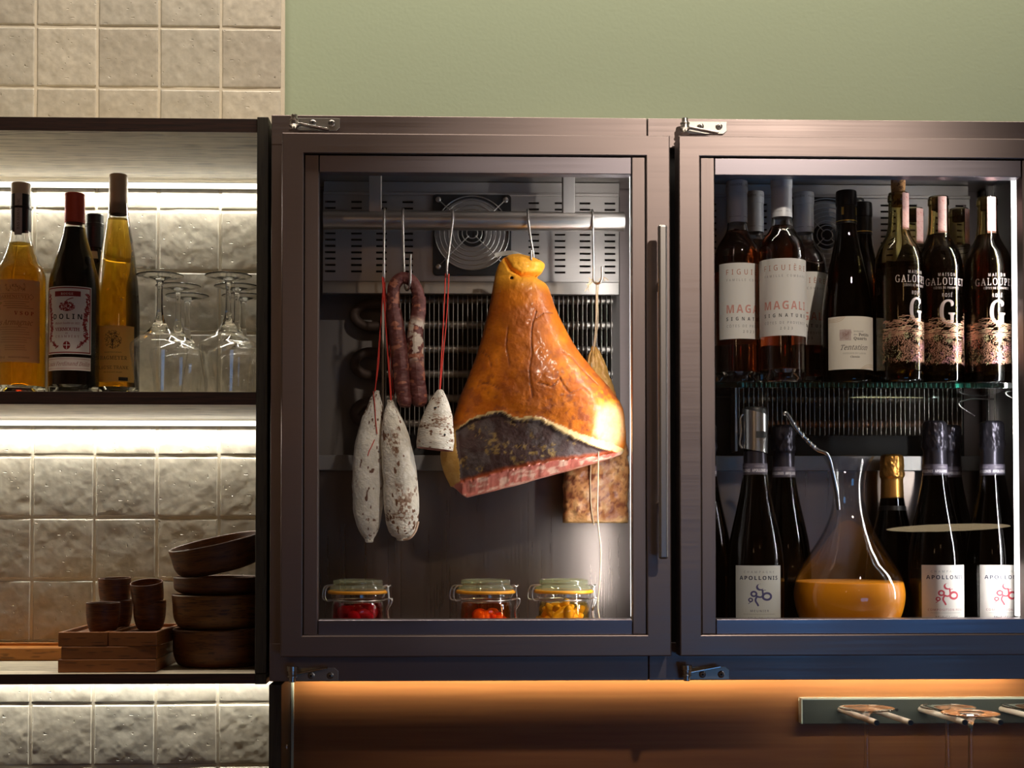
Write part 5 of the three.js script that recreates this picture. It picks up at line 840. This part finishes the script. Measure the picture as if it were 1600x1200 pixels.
  const whole = new THREE.BufferGeometry(); whole.setAttribute('position', new THREE.Float32BufferAttribute(pos, 3)); whole.setAttribute('color', new THREE.Float32BufferAttribute(col, 3)); whole.setIndex(idx.flat()); whole.computeVertexNormals();
  const uv = new Float32Array(pos.length / 3 * 2); for (let i = 0; i < pos.length / 3; i++) { uv[2 * i] = pos[3 * i] * 8; uv[2 * i + 1] = pos[3 * i + 1] * 8; } whole.setAttribute('uv', new THREE.BufferAttribute(uv, 2));
  const pores = dataTex(256, 256, (u, v) => 0.55 * fbm(u * 9, v * 9, 5, 4, 9, 9) + 0.45 * fbm(u * 40, v * 40, 6, 3, 40, 40), false, [1, 1]);
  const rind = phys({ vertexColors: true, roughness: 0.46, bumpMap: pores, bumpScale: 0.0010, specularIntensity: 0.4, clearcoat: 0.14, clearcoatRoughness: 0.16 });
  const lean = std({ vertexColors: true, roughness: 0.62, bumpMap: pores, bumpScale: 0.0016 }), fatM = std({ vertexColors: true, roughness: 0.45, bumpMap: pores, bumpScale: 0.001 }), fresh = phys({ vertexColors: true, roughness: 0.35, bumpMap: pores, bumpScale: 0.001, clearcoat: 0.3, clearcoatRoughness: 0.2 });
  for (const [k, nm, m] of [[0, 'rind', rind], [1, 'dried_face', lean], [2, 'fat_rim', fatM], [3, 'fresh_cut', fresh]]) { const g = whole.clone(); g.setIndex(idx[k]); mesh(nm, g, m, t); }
  cord(t, 'twine', twineMat, [[0.096, -0.098, 0.035], [0.0935, -0.14, 0.05], [0.0925, -0.20, 0.056], [0.0965, -0.245, 0.058], [0.0945, -0.29, 0.060], [0.0915, -0.325, 0.062], [0.0945, -0.345, 0.062]], 0.0009, 60);
  mesh('tag_strip', (() => { const g = new THREE.PlaneGeometry(0.04, 0.0072, 24, 1), p = g.attributes.position; for (let i = 0; i < p.count; i++) { const x = p.getX(i); p.setY(i, p.getY(i) - 26 * (x - 0.004) ** 2 * (x > 0 ? 0.6 : 0.4)); p.setZ(i, 0.006 * Math.sin(x * 90)); } g.rotateZ(-0.16); g.computeVertexNormals(); return at(g, -0.033, 0.1955, -0.006); })(), std({ color: lin(0.52, 0.50, 0.46), roughness: 0.35, side: THREE.DoubleSide }), t);
}
{ // smaller dried ham behind
  const t = thing('dried_ham', [0.2190, 1.616, 0.174], 'smaller brown dried ham tied with twine, half hidden behind the large ham', 'ham');
  const Lf = [[-0.4, 15.7], [-1.1, 13.5], [-1.9, 11.1], [-2.4, 7.7], [-3.4, 2.9], [-4.3, -1.0], [-4.7, -5.8], [-4.8, -11.3]], Rt = [[0.4, 15.7], [1.5, 13.5], [2.6, 10.6], [3.7, 7.3], [4.6, 2.9], [5.2, -1.0], [5.2, -6.7], [5.1, -11.3]], Tf = [0.4, 1.2, 1.8, 2.3, 2.7, 2.8, 2.8, 2.6];
  const cl = new THREE.CatmullRomCurve3(Lf.map((q) => V(q[0], q[1], 0))), cr = new THREE.CatmullRomCurve3(Rt.map((q) => V(q[0], q[1], 0))), N = 110, M = 96, pos = [], col = [], idx = [];
  for (let j = 0; j <= N; j++) { const s = j / N, a = cl.getPoint(s), b = cr.getPoint(s), i7 = Math.min(6, Math.floor(s * 7)), T = lerp(Tf[i7], Tf[i7 + 1], s * 7 - i7);
    for (let i = 0; i <= M; i++) { const an = i / M * Math.PI * 2, w = -Math.cos(an), f = Math.sin(an); let x = lerp(a.x, b.x, (w + 1) / 2), y = lerp(a.y, b.y, (w + 1) / 2), z = T * Math.sign(f) * Math.pow(Math.abs(f), 0.75);
      const n = fbm(x * 0.7 + 9, y * 0.7 + 9 + (f > 0 ? 0 : 50), 41, 4), m = fbm(x * 2.4 + 5, y * 2.4 + 5, 47, 4); z += Math.sign(f) * 0.6 * (n - 0.5) * 2 * Math.abs(f); const fold = y > 8 ? 0.10 * Math.sin(an * 11 + n * 4) * (y - 8) / 7 : 0; z += fold; x += 0.55 * (fbm(y * 0.7 + 5 + w, 3, 49, 3) - 0.5) * Math.abs(w);
      pos.push(x / 100, y / 100, z / 100); let c = mix3([0.34, 0.115, 0.04], [0.60, 0.29, 0.11], clamp((n - 0.34) * 2.8, 0, 1)); c = mix3(c, [0.17, 0.04, 0.022], 0.85 * sstep(m, 0.52, 0.66)); c = mix3(c, [0.66, 0.40, 0.19], 0.6 * sstep(fbm(x * 1.3 + 3, y * 1.3 + 7, 53, 3), 0.58, 0.7)); c = mix3(c, [0.58, 0.31, 0.075], sstep(y, 6, 10) * 0.8); c = mix3(c, [0.62, 0.36, 0.14], sstep(-y, 10.4, 11.2) * 0.7); col.push(...c); } }
  for (let j = 0; j < N; j++) for (let i = 0; i < M; i++) { const a = j * (M + 1) + i, b = a + 1, c = a + M + 1, d = c + 1; idx.push(a, c, b, b, c, d); }
  const c0 = pos.length / 3; pos.push(0.002, -0.112, 0); col.push(0.5, 0.28, 0.12); for (let i = 0; i < M; i++) idx.push(N * (M + 1) + i, c0, N * (M + 1) + i + 1);
  const g = new THREE.BufferGeometry(); g.setAttribute('position', new THREE.Float32BufferAttribute(pos, 3)); g.setAttribute('color', new THREE.Float32BufferAttribute(col, 3)); g.setIndex(idx); g.computeVertexNormals();
  const uv = []; for (let i = 0; i < pos.length; i += 3) uv.push(pos[i] * 8, pos[i + 1] * 8); g.setAttribute('uv', new THREE.Float32BufferAttribute(uv, 2));
  mesh('ham_body', g, phys({ vertexColors: true, roughness: 0.45, bumpMap: dataTex(256, 256, (u, v) => fbm(u * 14, v * 14, 5, 5, 14, 14), false), bumpScale: 0.003, clearcoat: 0.25, clearcoatRoughness: 0.3 }), t);
  cord(t, 'twine', twineMat, [[0, 0.155, 0.002], [0.0005, 0.19, 0.03], [-0.001, 0.225, 0.05], [-0.002, 0.243, 0.066]], 0.0011);
  cord(t, 'twine', twineMat, [[0.0015, 0.156, 0.001], [0.0035, 0.19, 0.028], [0.001, 0.225, 0.05], [0.0005, 0.243, 0.068]], 0.0008);
  cord(t, 'twine', twineMat, [[0, 0.155, 0.003], [-0.004, 0.13, 0.011], [-0.0055, 0.105, 0.02]], 0.0008);
  cord(t, 'twine', twineMat, [[-0.0065, 0.0, 0.0305], [-0.0075, -0.02, 0.031], [-0.0085, -0.06, 0.031], [-0.0065, -0.095, 0.0305], [-0.003, -0.116, 0.029]], 0.0010);
  const r = rng(6); for (let k = 0; k < 7; k++) cord(t, 'twine_end', twineMat, [[-0.001, 0.2435, 0.068], [-0.008 - 0.004 * r(), 0.245 + 0.004 * (r() - 0.5), 0.070], [-0.013 - 0.008 * r(), 0.241 - 0.012 * r() + (k > 4 ? 0.012 : 0), 0.070 + 0.004 * r()]].map((q) => (k % 3 === 2 ? [-q[0] * 0.7, q[1] + 0.004, q[2]] : q)), 0.0006, 16);
}
// ---------------------------------------------------------------- lamps of the room, outside the picture
{
  const t = thing('wall_washer', [0.25, 3.56, 0.56], 'long warm wall-washing light bar under the ceiling above the shelves and fridge', 'light');
  const dir = new THREE.Quaternion().setFromUnitVectors(V(0, -1, 0), V(0, -1.4, -0.53).normalize());
  const a = mesh('housing', box(2.44, 0.04, 0.13, 0.004), blackMatt, t, [0.25, 3.527, 0.5395]), b = mesh('diffuser', box(2.4, 0.006, 0.10, 0.002), std({ color: 0xffffff, emissive: lin(1, 0.76, 0.54), emissiveIntensity: 2 }), t, [0.25, 3.506, 0.5320]); a.quaternion.copy(dir); b.quaternion.copy(dir);
  for (const x of [-0.7, 1.2]) mesh('bracket', rod([0, 0, 0], [0, 0.08, 0], 0.008), blackMatt, t, [x, 3.52, 0.542]);
  const p = thing('pendant_lamp', [1.47, 1.48, 2.5], 'horizontal warm glowing pendant lamp hanging over the bar on two cords', 'lamp');
  mesh('glow_bar', (() => { const q = new THREE.SphereGeometry(1, 40, 20); q.scale(0.185, 0.011, 0.012); q.rotateZ(0.03); return q; })(), std({ color: 0xffffff, emissive: lin(1, 0.74, 0.42), emissiveIntensity: 5 }), p, [1.47, 1.492, 2.5]);
  for (const x of [1.36, 1.58]) mesh('cord', rod([0, 0, 0], [0, 2.087, 0], 0.002, 8), blackMatt, p, [x, 1.513, 2.5]);
  rectLight(lin(1, 0.74, 0.42), PENDANT, 0.34, 0.02, [1.47, 1.4795, 2.5], [1.47, 0.4, 2.5]);
}
for (const [k, [x, y, z]] of [[-0.9, 2.3, 4.0], [0.9, 2.5, 4.3]].entries()) {
  const g = thing('globe_lamp', [x, y - 0.09, z], k ? 'warm glowing globe lamp on a cord, nearer the window behind the bar' : 'warm glowing globe lamp on a cord at the dark end of the room', 'lamp');
  mesh('globe', new THREE.SphereGeometry(0.09, 32, 20), std({ color: 0xffffff, emissive: lin(1, 0.62, 0.34), emissiveIntensity: 3 }), g, [x, y, z]);
  mesh('cord', rod([0, 0, 0], [0, 3.6 - y - 0.088, 0], 0.003, 8), blackMatt, g, [x, y + 0.088, z]);
  const q = new THREE.PointLight(lin(1, 0.62, 0.34), GLOBE, 0, 2); q.position.set(x, y, z); q.castShadow = true; q.shadow.radius = 4; scene.add(q);
}
{
  const g = thing('track_spot', [1.05, 3.2, 2.55], 'black ceiling track spot pointing at the fridge', 'light'), dir = V(0.32 - 1.05, 1.79 - 3.2, 0.3 - 2.55).normalize(), q = new THREE.Quaternion().setFromUnitVectors(V(0, -1, 0), dir);
  for (const [n, m, geo] of [['housing', blackMatt, lathe([[0.05, 0.004], [0.055, 0.004], [0.055, 0.16], [0.02, 0.17], [0, 0.17], [0, 0.16], [0.045, 0.15], [0.05, 0.01]].map((p) => p), 32)], ['lens', std({ color: 0xffffff, emissive: lin(1, 0.86, 0.7), emissiveIntensity: 3 }), new THREE.CylinderGeometry(0.045, 0.045, 0.006, 32).translate(0, 0.016, 0)]]) { const k = mesh(n, geo, m, g); k.quaternion.copy(q); }
  mesh('stem', rod([0.03, 0.1, 0.1], [0.03, 0.398, 0.1], 0.008), blackMatt, g);
}
renderer.render(scene, camera);
